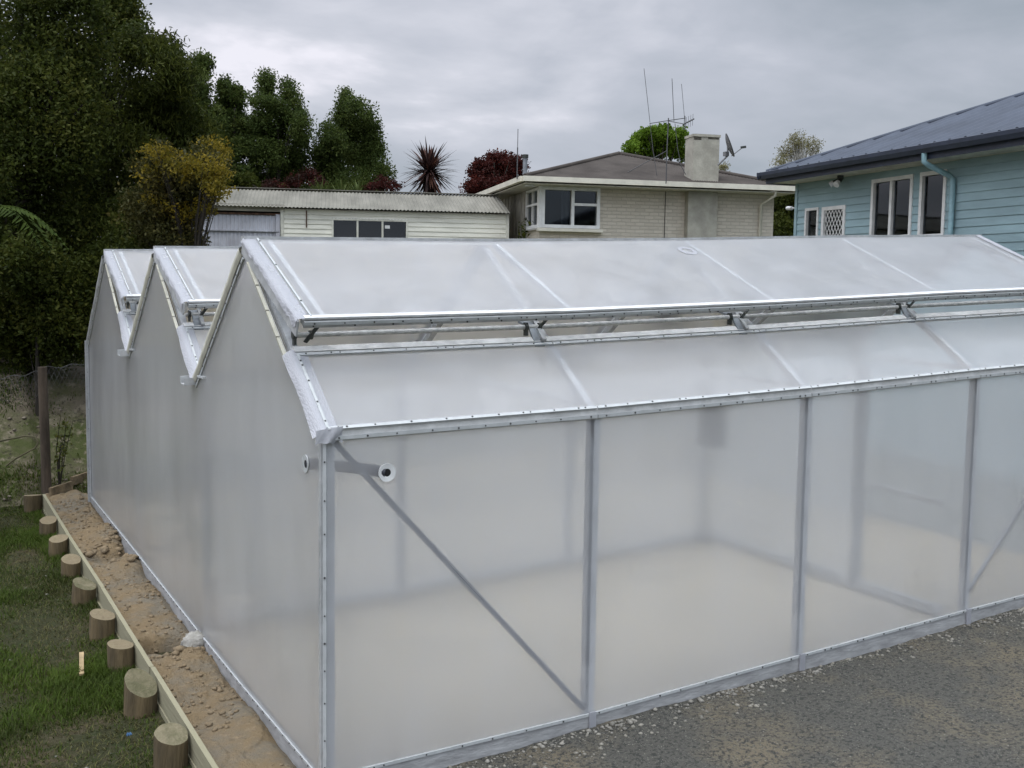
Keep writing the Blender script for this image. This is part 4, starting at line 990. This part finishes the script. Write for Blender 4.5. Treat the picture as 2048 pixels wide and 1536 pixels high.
def window(parent, u0, u1, w0, w1, v, fm, mull=(), trans=(), fw=.055, depth=.09, inside=voidm, cur=None, sill=True, axis=0, name='window', proud=.03):
    """frame box proud of plane v, pane recessed, dark room behind"""
    def B(mb, a, b):
        if axis == 0: mb.box(a, b)
        else: mb.box((a[1], a[0], a[2]), (b[1], b[0], b[2]))
    fr = MB(fm); y0, y1 = v-proud, v+depth
    B(fr, (u0-fw, y0, w0-fw), (u0, y1, w1+fw)); B(fr, (u1, y0, w0-fw), (u1+fw, y1, w1+fw)); B(fr, (u0, y0, w1), (u1, y1, w1+fw)); B(fr, (u0, y0, w0-fw), (u1, y1, w0))
    for m_ in mull: B(fr, (m_-fw*.5, y0+.006, w0), (m_+fw*.5, y1-.006, w1))
    for (a, b, h) in trans: B(fr, (a, y0+.008, h-fw*.4), (b, y1-.008, h+fw*.4))
    o = fr.build(name, parent)
    g = MB(glass); B(g, (u0, v+.03, w0), (u1, v+.036, w1)); g.build('pane', o)
    d = MB(inside); B(d, (u0-.02, v+.55, w0-.02), (u1+.02, v+.56, w1+.02))
    B(d, (u0-.03, v+.1, w0-.02), (u0-.02, v+.55, w1+.02)); B(d, (u1+.02, v+.1, w0-.02), (u1+.03, v+.55, w1+.02)); B(d, (u0-.02, v+.1, w0-.03), (u1+.02, v+.55, w0-.02)); B(d, (u0-.02, v+.1, w1+.02), (u1+.02, v+.55, w1+.03))
    d.build('room', o)
    if cur:
        c = MB(cur[0])
        for (a, b) in cur[1]:
            n = max(6, int((b-a)/.03)); P = np.zeros((n, 2, 3))
            for i in range(n):
                t = a+(b-a)*i/(n-1)
                for j, z in enumerate((w0, w1)): P[i, j] = (t, v+.16+.018*math.sin(i*1.35), z) if axis == 0 else (v+.16+.018*math.sin(i*1.35), t, z)
            c.grid(P)
        c.build('curtain', o)
    if sill:
        s_ = MB(fm); B(s_, (u0-fw-.03, v-.07, w0-fw-.035), (u1+fw+.03, v+.02, w0-fw-.002)); s_.build('sill', o)
    return o
def corrugated(mb, fn, ulen, vlen, pitch=.076, amp=.009, nv=2, nrm=(0, 0, 1)):
    """fn(a,b)-> point for a in 0..ulen across the waves, b in 0..1 down the slope"""
    n = int(ulen/pitch*6); P = np.zeros((n+1, nv, 3)); nr = np.array(nrm, float)
    for i in range(n+1):
        a = ulen*i/n
        for j in range(nv): P[i, j] = fn(a, j/(nv-1))+nr*amp*math.sin(2*math.pi*a/pitch)
    mb.grid(P)

# --- white shed
z = 4.62
a = atz(455, 411, z); b = atz(1018, 426, z)
SF = Frame(b, b-a); sh = SF.root('shed', 'long white weatherboard shed with weathered corrugated roof behind the greenhouse', 'shed')
U0 = -9.6                                            # far left end, hidden by the golden tree
VW = .16                                             # wall plane behind the drip edge
r1 = SF.loc(985, 392, 1.95); ridw = r1[2]; ridv = 1.95
mb = MB(shedroof)
nr = np.array([0, -(ridw), ridv]); nr /= np.linalg.norm(nr)
corrugated(mb, lambda u, t: np.array([U0+u, ridv*(1-t), ridw*(1-t)]), -U0+.03, 1, .09, .011, 8, nr)
corrugated(mb, lambda u, t: np.array([U0+u, ridv+ridv*t, ridw*(1-t)]), -U0+.03, 1, .09, .011, 3, (0, nr[1]*-1, nr[2]))
rf = mb.build('roof', sh)
mb = MB(shedroof); mb.bar((U0, ridv, ridw+.022), (.04, ridv, ridw+.022), .22, .02); mb.build('ridge_cap', rf)
wl = SF.loc(567, 430, VW)[0]; wr = SF.loc(1012, 430, VW)[0]
GZs = -2.9
c0 = SF.loc(667, 438, VW); c1 = SF.loc(812, 446, VW); m1 = SF.loc(715, 440, VW)[0]; m2 = SF.loc(765, 443, VW)[0]
wt = (c0[2]+c1[2])/2; wb = wt-1.0
holes = [(c0[0]-.04, c1[0]+.04, wb-.05, wt+.05)]
mb = MB(shedw); siding(mb, wl, wr, GZs, -.04, VW, .112, .016, holes)
mb.use(shedw); mb.box((wl, VW+.02, -.045), (wr, VW+.06, -.02)); wo = mb.build('wall', sh)
mb = MB(shedw); mb.add([(wr, VW, GZs), (wr, ridv*2-VW, GZs), (wr, ridv*2-VW, -.03), (wr, ridv, ridw-.03), (wr, VW, -.03)], [(0, 1, 2, 3, 4)]); 
mb.add([(U0+.1, ridv*2-VW, GZs), (wr, ridv*2-VW, GZs), (wr, ridv*2-VW, -.03), (U0+.1, ridv*2-VW, -.03)], [(0, 1, 2, 3)]); mb.build('wall', sh)
mb = MB(shedtrim); mb.box((wr-.005, VW-.035, GZs), (wr+.075, VW+.07, -.03)); mb.build('corner_board', sh)
mb = MB(shedtrim); mb.box((wl-.07, VW-.035, GZs), (wl-.001, VW+.07, -.06)); mb.build('corner_board', sh)
w_ = window(sh, c0[0], c1[0], wb, wt, VW, shedtrim, (m1, m2), (), .045, .08, voidm, None, True)
n_ = SF.loc(774, 454, VW); mb = MB(whitep); mb.box((n_[0]-.05, VW+.022, n_[2]-.035), (n_[0]+.07, VW+.028, n_[2]+.04)); mb.build('paper_notice', w_)
mb = MB(rustm); k1 = SF.loc(613, 421, VW); k2 = SF.loc(613, 455, VW); mb.bar((k1[0], VW-.03, k1[2]), (k2[0], VW-.03, k2[2]), .028, .015, (0, 1, 0)); mb.build('hanging_rod', sh)
# garage opening: lintel, leaning iron door
l0 = SF.loc(425, 411, VW); l1 = SF.loc(571, 424, VW)
mb = MB(mat('bare_timber', (.36, .34, .29), .8, 0, .2, 4, .3, 20, stretch=(.3, 1, 2))); mb.box((U0+.2, VW-.03, l1[2]+.0), (wl+.02, VW+.05, l1[2]+.17)); mb.build('lintel', sh)
mb = MB(voidm); mb.box((U0+.2, VW+.9, GZs), (wl, VW+.92, l1[2]+.17)); mb.build('unlit_backing', sh)  # near-black sheet stands in for the unlit inside of the garage
d1 = SF.loc(560, 428, VW); mb = MB(ironsheet)
corrugated(mb, lambda u, t: np.array([d1[0]-.02-u-.0*t, VW+.02-.42*t, d1[2]-.02-2.3*t]), 2.6, 1, .09, .011, 5, (0, -1, -.2))
dr_ = mb.build('garage_door', sh)
mb = MB(ironsheet); mb.bar((d1[0]-2.6, VW+.01-.09, d1[2]-.42), (d1[0]-.02, VW+.01-.09, d1[2]-.42), .02, .05, (0, -1, 0)); mb.bar((d1[0]-.05, VW-.0, d1[2]-.0), (d1[0]-.05, VW-.42, d1[2]-2.3), .10, .02, (0, 1, .2)); mb.build('door_frame', dr_)
mb = MB(rustm); mb.box((d1[0]-2.6, VW-.012, d1[2]-.035), (d1[0]-.0, VW+.012, d1[2]+.012)); mb.build('door_track', sh)

# --- cream brick house
zg = 5.38
g0 = atz(1050, 353, zg); g1 = atz(1591, 374, zg); g2 = atz(980, 386, zg)
HF = Frame(g0, g1-g0); hs = HF.root('brick_house', 'cream painted brick house with brown hip roof and tall chimney', 'house')
UL = HF.loc(1591, 374, 0)[0]; OV = .55; GF = -3.4; DEP = 11.
ap = None
hu = UL/2; apx = HF.loc(1250, 309, hu); aw = apx[2]
gutw = .0
mb = MB(brownroof)
def hiptri(u, t): # front hip end: corrugated running up the slope
    s = 1-abs(u/UL*2-1); return np.array([u, s*t*hu, s*t*aw])
n = 220; 
P = np.zeros((n+1, 8, 3))
for i in range(n+1):
    u = UL*i/n
    for j in range(8):
        p = hiptri(u, j/7); P[i, j] = p+np.array([0, 0, .014*(i % 2)])
mb.grid(P, False)
mb.add([(0, 0, 0), (hu, hu, aw), (hu, DEP-hu, aw), (0, DEP, 0)], [(0, 1, 2, 3)]); mb.add([(UL, 0, 0), (UL, DEP, 0), (hu, DEP-hu, aw), (hu, hu, aw)], [(0, 1, 2, 3)])
mb.add([(0, DEP, 0), (hu, DEP-hu, aw), (UL, DEP, 0)], [(0, 1, 2)])
hr = mb.build('roof', hs)
mb = MB(brownroof); mb.tube([(0, 0, .015), (hu, hu, aw+.015)], .06, 8); mb.tube([(UL, 0, .015), (hu, hu, aw+.015)], .06, 8); mb.tube([(hu, hu, aw+.02), (hu, DEP-hu, aw+.02)], .06, 8); mb.build('hip_cap', hr)
# gutter and fascia, soffit
mb = MB(creamp)
for p, q in (((-.06, -.06, -.05), (UL+.06, -.06, -.05)), ((-.06, 0, -.05), (-.06, DEP, -.05)), ((UL+.06, 0, -.05), (UL+.06, DEP, -.05))): mb.bar(p, q, .11, .12)
mb.build('gutter', hs)
mb = MB(soffitm); mb.box((.0, .0, -.16), (UL, DEP, -.135)); mb.build('soffit', hs)
# walls
cL = HF.loc(1078, 420, OV)[0]; cR = HF.loc(1547, 430, OV)[0]
w0 = HF.loc(1087, 362, OV); w1 = HF.loc(1195, 452, OV); mu = HF.loc(1144, 400, OV)[0]; th = HF.loc(1170, 410, OV)[2]
hu0, hu1, hw0, hw1 = w0[0]+.02, w1[0]-.05, w1[2]+.0, -.24
mb = MB(brick)
def wallholes(u0, u1, w0_, w1_, v, holes):
    us = sorted({u0, u1}|{h for q in holes for h in q[:2]}); ws = sorted({w0_, w1_}|{h for q in holes for h in q[2:]})
    for a, b in zip(us[:-1], us[1:]):
        for c, d in zip(ws[:-1], ws[1:]):
            if any(q[0] <= (a+b)/2 <= q[1] and q[2] <= (c+d)/2 <= q[3] for q in holes): continue
            mb.add([(a, v, c), (b, v, c), (b, v, d), (a, v, d)], [(0, 1, 2, 3)])
cLw = cL+.02
wallholes(cLw, cR, GF, -.16, OV, [(cLw, hu1+.04, hw0-.06, -.16)])
mb.add([(cR, OV, GF), (cR, DEP-.5, GF), (cR, DEP-.5, -.16), (cR, OV, -.16)], [(0, 1, 2, 3)])
mb.build('wall', hs)
win = window(hs, hu0, hu1, hw0, hw1, OV-.05, whitep, (mu,), ((mu, hu1, th),), .075, .12, voidm, (curtain, [(hu0, mu-.05)]), False, proud=.05)
mb = MB(creamp); mb.box((cL-.05, OV-.16, hw0-.16), (hu1+.14, OV+.04, hw0-.085)); mb.build('sill', win)
mb = MB(whitep); mb.box((cL-.02, OV-.10, hw0-.08), (hu0-.08, OV+.05, -.15)); mb.build('corner_mullion', win)
# left side: corner window and timber cladding in the shade of the eave
cladm = mat('side_cladding', (.42, .40, .34), .8, 0, .15, 3)
mb = MB(cladm)
for i in range(26):
    v0 = OV+1.25+i*.36; mb.box((cL+.04, v0, GF), (cL+.06, v0+.30, -.16)); mb.box((cL+.02, v0+.30, GF), (cL+.06, v0+.36, -.16))
mb.build('side_cladding', hs)
mb = MB(brick); mb.box((cL+.02, OV+.012, GF), (cL+.06, OV+1.25, hw0-.1)); mb.build('side_wall', hs)
window(hs, OV+.08, OV+1.15, hw0, hw1, cL+.0, whitep, (OV+.6,), ((OV+.08, OV+1.15, th),), .06, .08, voidm, None, True, axis=1)
# chimney breast and stack
b0, b1 = HF.loc(1376, 430, OV-.22)[0], HF.loc(1434, 430, OV-.22)[0]
mb = MB(chimp); mb.box((b0, OV-.22, GF), (b1, OV+.02, -.165)); mb.build('chimney_breast', hs)
s0, s1 = HF.loc(1373, 320, .28)[0]+.17, HF.loc(1438, 320, .28)[0]; st = HF.loc(1405, 268, .25)[2]
mb = MB(chimp); n = 12
sw = s1-s0; 
for (e, a_, b_) in ((0, .03, st-.06), (.02, st-.06, st)): mb.box((s0-e, .28-e, a_), (s1+e, .28+.52+e, b_))
mb.use(stain); mb.box((s0+.0, .2765, st-.14), (s0+sw*.3, .279, st-.065)); mb.box((s0+sw*.55, .2765, st-.11), (s1-.02, .279, st-.065)); mb.box((s0+.08, .38, st+.0), (s1-.08, .7, st+.02))
mb.build('chimney', hr)
dp = HF.loc(1522, 400, OV-.06)[0]; mb = MB(creamp); mb.tube([(dp+.14, -.02, -.10), (dp+.14, .0, -.22), (dp, OV-.07, -.42), (dp, OV-.07, GF)], .036, 8); mb.build('downpipe', hs)
q = HF.loc(1330, 430, OV-.02)[0]; mb = MB(darksteel); mb.tube([(q, OV-.02, -.17), (q-.01, OV-.02, GF)], .009, 5); mb.build('cable', hs)
ll = HF.loc(1060, 363, OV-.25); mb = MB(lampw); mb.box((ll[0]-.12, .2, -.20), (ll[0]+.1, .34, -.165)); mb.build('eave_light', hs)
# flue and slim pole
c = HF.locu(1050, 345, .9); fl = empty('flue', tuple(HF.o+HF.u*c[0]+HF.v*c[1]+HF.w*c[2]), 'small metal flue pipe with a cap on the left roof slope', 'flue')
mb = MB(galv_dark); mb.tube([(0, 0, -.4), (0, 0, .42)], .06, 10); mb.use(darksteel); mb.tube([(0, 0, .38), (0, 0, .47)], .085, 10); mb.build('pipe', fl)
p0, p1 = atd(1034, 356, 25.4), atd(1036, 258, 25.4); mb = MB(aerial); mb.tube([(0, 0, -.02), (p1-p0)*.62], .016, 6); mb.tube([(p1-p0)*.62, p1-p0], .009, 6)
o = mb.build('whip_aerial'); o.location = p0; tag(o, 'slim upright whip aerial on the left eave of the brick house', 'aerial')
# large aerial
AD = 25.2
A = lambda px, py, d=0: atd(px, py, AD+d)
ro = A(1332, 366); ta = empty('television_aerial', tuple(ro), 'tall television aerial with long upright rods fixed at the brick house gutter', 'aerial')
def at(nm, pts, r, m=aerial): mb = MB(m); mb.tube([A(*p)-ro for p in pts], r, 6); return mb.build(nm, ta)
at('mast', [(1332, 367), (1334, 300), (1337, 236)], 0.0144); at('boom', [(1299, 247), (1337, 241), (1371, 236)], 0.0094)
at('boom', [(1337, 242), (1352, 245), (1369, 248)], 0.0086)
at('element', [(1288, 137), (1300, 245)], 0.0065); at('element', [(1300, 247), (1306, 300), (1314, 352)], 0.0072)
at('element', [(1344, 157), (1348, 243)], 0.0079); at('element', [(1350, 247), (1355, 295), (1361, 325)], 0.0079)
at('element', [(1363, 168), (1369, 236)], 0.0058); at('element', [(1370, 232), (1370, 260)], 0.0101)
at('stay', [(1255, 345), (1333, 302)], 0.0086); at('stay', [(1355, 318), (1372, 350)], 0.0086)
mb = MB(aerial)
y0_, y1_ = A(1366, 249, -.1)-ro, A(1388, 238, .25)-ro; mb.tube([y0_, y1_], .014, 6)
for t in (.1, .3, .5, .7, .9):
    c = y0_+(y1_-y0_)*t; mb.tube([c-RM[:, 2]*.05-np.array([0, 0, .13]), c+np.array([0, 0, .13])], .005, 4); mb.tube([c-RM[:, 2]*.14, c+RM[:, 2]*.14], .005, 4)
mb.build('yagi', ta)
# satellite dish
dc = atd(1458, 291, 25.3); sd_ = empty('satellite_dish', tuple(dc), 'grey satellite dish on a bent arm right of the chimney', 'satellite dish')
axis_ = RM @ np.array([.93, .34, .16]); axis_ /= np.linalg.norm(axis_); e1_ = np.cross(axis_, (0, 0, 1.)); e1_ /= np.linalg.norm(e1_); e2_ = np.cross(e1_, axis_)
mb = MB(dishm); P = np.zeros((7, 25, 3))
for i in range(7):
    r_ = .29*i/6
    for j in range(25):
        t = 2*math.pi*j/24; P[i, j] = axis_*(r_*r_*.75-.03)+r_*(e1_*math.cos(t)*.9+e2_*math.sin(t))
mb.grid(P); P2 = P-axis_*.018; mb.grid(P2, True, True); mb.build('reflector', sd_)
mb = MB(dishm); mb.tube([np.zeros(3)-axis_*.03, atd(1455, 312, 25.3)-dc, atd(1436, 330, 25.3)-dc], .022, 8); mb.box(tuple(atd(1452, 308, 25.3)-dc-.05), tuple(atd(1452, 308, 25.3)-dc+.05)); mb.build('mount', sd_)
mb = MB(dishm); f0, f1 = atd(1463, 312, 25.3)-dc, atd(1485, 295, 25.3)-dc; mb.tube([f0, f1], .010, 6); mb.use(darksteel); mb.bar(f1-RM[:, 0]*.04, f1+RM[:, 0]*.08+np.array([0, 0, .015]), .06, .05); mb.build('feed_arm', sd_)
# shrub by the house corner
b = HF.o+HF.u*(cL-.35)+HF.v*(OV+.2); b[2] = HF.o[2]+GF; rng = np.random.default_rng(77)
root = empty('potted_rose', tuple(b), 'thin leafy rose stem at the brick house corner beside the shed', 'plant'); mb = MB(trunkm); C = []
tw = HF.loc(1040, 432, OV)[2]-GF
for i in range(3):
    tip = np.array([rng.uniform(-.18, .18), rng.uniform(-.1, .1), tw-i*.15]); mb.tube([(0, 0, -.1), tip*.5, tip], [.014, .01, .005], 5)
    for j in range(26): C.append(tip*rng.uniform(.72, 1.0)+rng.normal(size=3)*.05)
C = np.array(C); V, F = leaf_quads(C, np.full(len(C), .10), rng, .2, .6); rawmesh('foliage', V, F, midleaf, np.repeat(rng.random(len(C)), 2)).parent = root; mb.build('stems', root)

# --- blue weatherboard house
zt = 5.16
t0 = atz(1533, 346, zt); t1 = atz(2048, 258, zt)
TF = Frame(t0, t1-t0); th_ = TF.root('blue_house', 'pale blue weatherboard house with dark blue corrugated hip roof at the right', 'house')
TL = 15.0; TOV = .62; TG = -5.3; TD = 9.0
hw = TF.loc(2048, 198, 0)
# find the pitch so that the left hip projects onto the outline at the frame edge
def hip_py(tanp):
    best = None
    for s in np.linspace(.5, TD/2, 200):
        P = TF.o+TF.u*s+TF.v*s+TF.w*(s*tanp); c = RM.T@(P-CAM); px = 1024+FPX*c[0]/-c[2]; py = 768-FPX*c[1]/-c[2]
        if best is None or abs(px-1900) < best[0]: best = (abs(px-1900), py)
    return best[1]
tanp = min(np.linspace(.15, .8, 80), key=lambda t: abs(hip_py(t)-236))
hh = TD/2; RZ = hh*tanp
mb = MB(tealroof); n = int(TL/.34)*8; P = np.zeros((n+1, 12, 3))
for i in range(n+1):
    u = TL*i/n; vm = min(u, TL-u, hh)
    for j in range(12):
        t = j/11; P[i, j] = (u, vm*t, vm*t*tanp+.045*(1 if i % 8 in (1, 2) else 0))
mb.grid(P, True)
mb.add([(0, 0, 0), (hh, hh, RZ), (0, TD, 0)], [(0, 1, 2)]); mb.add([(0, TD, 0), (hh, hh, RZ), (TL-hh, hh, RZ), (TL, TD, 0)], [(0, 1, 2, 3)]); mb.add([(TL, 0, 0), (TL, TD, 0), (TL-hh, hh, RZ)], [(0, 1, 2)])
tr = mb.build('roof', th_)
mb = MB(tealroof); mb.tube([(0, 0, .02), (hh, hh, RZ+.02)], .05, 8); mb.tube([(hh, hh, RZ+.02), (TL-hh, hh, RZ+.02)], .05, 8); mb.build('hip_cap', tr)
mb = MB(tealgut)
def gutter(p, q, out):
    prof = [(.0, .01), (.02, -.10), (.10, -.13), (.135, -.06), (.14, .0), (.12, .01)]; o_ = np.array(out, float); P = np.zeros((2, 6, 3))
    for i, e in enumerate((p, q)):
        for j, (a, b) in enumerate(prof): P[i, j] = np.array(e)+o_*a+np.array([0, 0, b])
    mb.grid(P, False)
gutter((-.14, 0, -.0), (TL, 0, -.0), (0, -1, 0)); gutter((0, -.14, -.0), (0, TD, 0), (-1, 0, 0))
mb.box((0, -.004, -.22), (TL, .02, -.005)); mb.box((-.004, .021, -.22), (.02, TD, -.005)); mb.build('gutter', th_)
mb = MB(soffitm); mb.box((.021, .021, -.20), (TL, TD-.02, -.18)); mb.build('soffit', th_)
wlU = TF.loc(1593, 420, TOV)[0]
def W(px, py): return TF.loc(px, py, TOV)
wa0, wa1 = W(1750, 366), W(1818, 470); wam = W(1783, 400)[0]
wb0, wb1 = W(1848, 352), W(1884, 468)
wc0, wc1 = W(1615, 424), W(1634, 470); wd0, wd1 = W(1650, 424), W(1686, 470)
tA = W(1783, 362)[2]; bA = W(1783, 471)[2]
tB = W(1866, 350)[2]; bB = W(1866, 468)[2]; tC = W(1625, 421)[2]; tD = W(1666, 420)[2]
bC = tC-.9; bD = tD-1.9
ucol = lambda p, q: (p[0]+0., q[0]+0.)
A0, A1 = wa0[0], wa1[0]; B0, B1 = wb0[0], wb1[0]; C0, C1 = wc0[0], wc1[0]; D0, D1 = wd0[0], wd1[0]
holes = [(A0-.05, A1+.05, bA-.05, tA+.05), (B0-.05, B1+.05, bB-.05, tB+.05), (C0-.05, C1+.05, bC-.05, tC+.05), (D0-.06, D1+.06, bD-.06, tD+.06)]
mb = MB(tealw); siding(mb, wlU, TL-.5, TG, -.19, TOV, .135, .018, holes)
siding(mb, TOV, TD-.6, TG, -.19, wlU, .135, .018, (), 1)
mb.build('wall', th_)
mb = MB(tealw); mb.box((wlU-.03, TOV-.03, TG), (wlU+.05, TOV+.05, -.19)); mb.build('corner_board', th_)
window(th_, A0, A1, bA, tA, TOV, whitep, (wam,), (), .065, .08, voidm, (curtain, [(A0, A0+.28*(A1-A0)), (wam+.03, A1)]), True)
window(th_, B0, B1, bB, tB, TOV, whitep, (), (), .065, .08, voidm, (curtain, [(B0, B0+.45*(B1-B0))]), True)
window(th_, C0, C1, bC, tC, TOV, whitep, (), (), .05, .08, voidm, (curtain_b, [(C0, C1)]), True)
do = window(th_, D0, D1, bD, tD, TOV, whitep, (), (), .07, .08, voidm, None, False, name='door')
mb = MB(whitep); y_ = TOV-.005; dw = D1-D0; stp = .16
for k in range(-16, 30):
    for sg in (1, -1):
        # diagonal security mesh bars clipped to the door
        x0 = D0+k*stp*.62; pts = []
        if sg == 1: f0 = lambda z_: x0+(z_-bD)*.6
        else: f0 = lambda z_: x0-(z_-bD)*.6
        zs = np.linspace(bD, tD, 60); ok = [(f0(z_), z_) for z_ in zs if D0 <= f0(z_) <= D1]
        if len(ok) > 2: mb.bar((ok[0][0], y_+.004*sg, ok[0][1]), (ok[-1][0], y_+.004*sg, ok[-1][1]), .014, .006, (0, 1, 0))
mb.build('security_mesh', do)
# downpipe and spotlights
dx_ = W(1910, 420)[0]; g_ = TF.loc(1850, 305, -.05)[0]
mb = MB(tealp); mb.tube([(g_, -.06, -.10), (g_, -.06, -.26), (g_+.03, .0, -.31), (dx_-.05, TOV-.10, -.44), (dx_, TOV-.07, -.50), (dx_, TOV-.07, TG)], .045, 10); mb.build('downpipe', th_)
lp = TF.loc(1681, 350, TOV-.22); mb = MB(darksteel); mb.tube([(lp[0], TOV-.22, -.20), (lp[0], TOV-.22, -.27)], .06, 10); mb.tube([(lp[0], TOV-.22, -.27), (lp[0]+.05, TOV-.3, -.33)], .045, 10); mb.tube([(lp[0], TOV-.22, -.27), (lp[0]-.09, TOV-.3, -.33)], .045, 10)
o = mb.build('spotlight', th_); mb = MB(lampw); mb.tube([(lp[0]+.05, TOV-.3, -.33), (lp[0]+.075, TOV-.36, -.38)], [.05, .062], 12); mb.tube([(lp[0]-.09, TOV-.3, -.33), (lp[0]-.125, TOV-.35, -.37)], [.05, .055], 12); mb.build('lamp', o)
lw = TF.loc(1592, 414, TOV); mb = MB(lampw); mb.tube([(lw[0], TOV+.2, lw[2]), (lw[0]-.45, TOV+.2, lw[2]+.01)], .016, 6); mb.tube([(lw[0]-.45, TOV+.2, lw[2]+.01), (lw[0]-.62, TOV+.2, lw[2]+.02)], .04, 8); mb.build('wall_lamp', th_)

# ------------------------------------------------------------------ sky and light
w = bpy.data.worlds.new('World'); S.world = w; w.use_nodes = True; nt = w.node_tree; nt.nodes.clear(); N = nt.nodes.new; L = nt.links.new
out = N('ShaderNodeOutputWorld'); bg = N('ShaderNodeBackground'); L(bg.outputs[0], out.inputs[0]); bg.inputs[1].default_value = .1
sky = N('ShaderNodeTexSky'); sky.sky_type = 'NISHITA'; sky.sun_disc = False
SUN_EL, SUN_AZ = math.radians(77), math.radians(222)      # azimuth from +Y towards +X
sky.sun_elevation = SUN_EL; sky.sun_rotation = SUN_AZ
tc = N('ShaderNodeTexCoord'); sp = N('ShaderNodeSeparateXYZ'); L(tc.outputs['Generated'], sp.inputs[0])
zz = N('ShaderNodeMath'); zz.operation = 'MAXIMUM'; L(sp.outputs[2], zz.inputs[0]); zz.inputs[1].default_value = 0
za = N('ShaderNodeMath'); za.operation = 'ADD'; L(zz.outputs[0], za.inputs[0]); za.inputs[1].default_value = .26
dx = N('ShaderNodeMath'); dx.operation = 'DIVIDE'; L(sp.outputs[0], dx.inputs[0]); L(za.outputs[0], dx.inputs[1])
dy = N('ShaderNodeMath'); dy.operation = 'DIVIDE'; L(sp.outputs[1], dy.inputs[0]); L(za.outputs[0], dy.inputs[1])
cb = N('ShaderNodeCombineXYZ'); L(dx.outputs[0], cb.inputs[0]); L(dy.outputs[0], cb.inputs[1])
mp = N('ShaderNodeMapping'); L(cb.outputs[0], mp.inputs[0]); mp.inputs['Rotation'].default_value = (0, 0, math.radians(20)); mp.inputs['Scale'].default_value = (1.1, 1.5, 1); mp.inputs['Location'].default_value = (3.3, 1.4, 0)
n1 = N('ShaderNodeTexNoise'); n1.inputs['Scale'].default_value = 1.0; n1.inputs['Detail'].default_value = 7; n1.inputs['Roughness'].default_value = .52; n1.inputs['Distortion'].default_value = .25
L(mp.outputs[0], n1.inputs['Vector'])
# puffs: finer noise in direction space, flattened towards the horizon
m2 = N('ShaderNodeMapping'); L(tc.outputs['Generated'], m2.inputs[0]); m2.inputs['Scale'].default_value = (5, 5, 13); m2.inputs['Location'].default_value = (2.2, .7, .4)
n2 = N('ShaderNodeTexNoise'); n2.inputs['Scale'].default_value = 1; n2.inputs['Detail'].default_value = 6; n2.inputs['Roughness'].default_value = .5; n2.inputs['Distortion'].default_value = .4; L(m2.outputs[0], n2.inputs['Vector'])
pm = N('ShaderNodeMath'); pm.operation = 'MULTIPLY_ADD'; L(n2.outputs[0], pm.inputs[0]); pm.inputs[1].default_value = .55; pm.inputs[2].default_value = -.275
# the deck is thinner towards the north-west horizon, thicker to the east
az = N('ShaderNodeVectorMath'); az.operation = 'DOT_PRODUCT'; L(tc.outputs['Generated'], az.inputs[0]); az.inputs[1].default_value = (-.20, .10, -.30)
p2 = N('ShaderNodeMath'); p2.operation = 'ADD'; L(pm.outputs[0], p2.inputs[0]); L(az.outputs['Value'], p2.inputs[1])
p3 = N('ShaderNodeMath'); p3.operation = 'ADD'; L(p2.outputs[0], p3.inputs[0]); L(n1.outputs[0], p3.inputs[1])
cr = N('ShaderNodeValToRGB'); L(p3.outputs[0], cr.inputs[0])
e = cr.color_ramp.elements; e[0].position = .18; e[0].color = (.31, .35, .40, 1); e[1].position = .66; e[1].color = (.80, .79, .86, 1)
x_ = e.new(.47); x_.color = (.475, .50, .565, 1)
x_ = e.new(.58); x_.color = (.60, .615, .68, 1)
zl = N('ShaderNodeMapRange'); zl.inputs['From Min'].default_value = .27; zl.inputs['From Max'].default_value = .85; zl.inputs['To Min'].default_value = 11.4; zl.inputs['To Max'].default_value = 24; L(sp.outputs[2], zl.inputs['Value'])
sc_ = N('ShaderNodeVectorMath'); sc_.operation = 'SCALE'; L(cr.outputs[0], sc_.inputs[0]); L(zl.outputs[0], sc_.inputs['Scale'])
mx = N('ShaderNodeMix'); mx.data_type = 'RGBA'; mx.inputs['Factor'].default_value = .93; L(sky.outputs[0], mx.inputs['A']); L(sc_.outputs[0], mx.inputs['B'])
# the veiled sun brightens the cloud deck around it (behind the camera)
vd = N('ShaderNodeVectorMath'); vd.operation = 'DOT_PRODUCT'; L(tc.outputs['Generated'], vd.inputs[0]); vd.inputs[1].default_value = (math.sin(SUN_AZ)*math.cos(SUN_EL), math.cos(SUN_AZ)*math.cos(SUN_EL), math.sin(SUN_EL))
gm = N('ShaderNodeMapRange'); gm.inputs['From Min'].default_value = .2; gm.inputs['To Min'].default_value = 1; gm.inputs['To Max'].default_value = 2.6; L(vd.outputs['Value'], gm.inputs['Value'])
gs = N('ShaderNodeVectorMath'); gs.operation = 'SCALE'; L(mx.outputs['Result'], gs.inputs[0]); L(gm.outputs[0], gs.inputs['Scale'])
L(gs.outputs[0], bg.inputs[0])
sl = bpy.data.lights.new('sun', 'SUN'); sl.energy = 2.0; sl.angle = math.radians(40); sl.color = (1, .96, .9)
so = bpy.data.objects.new('sun', sl); COL.objects.link(so)
sdir = Vector((math.sin(SUN_AZ)*math.cos(SUN_EL), math.cos(SUN_AZ)*math.cos(SUN_EL), math.sin(SUN_EL)))
so.rotation_euler = sdir.to_track_quat('Z', 'Y').to_euler(); so.location = (10, -10, 30)

S.view_settings.view_transform = 'Standard'; S.view_settings.look = 'None'; S.view_settings.exposure = 0; S.view_settings.gamma = 1
c_ = S.cycles
c_.max_bounces = 18; c_.diffuse_bounces = 6; c_.glossy_bounces = 4; c_.transmission_bounces = 16; c_.transparent_max_bounces = 16
c_.use_denoising = True; c_.sample_clamp_indirect = 4; c_.caustics_refractive = True; c_.caustics_reflective = False
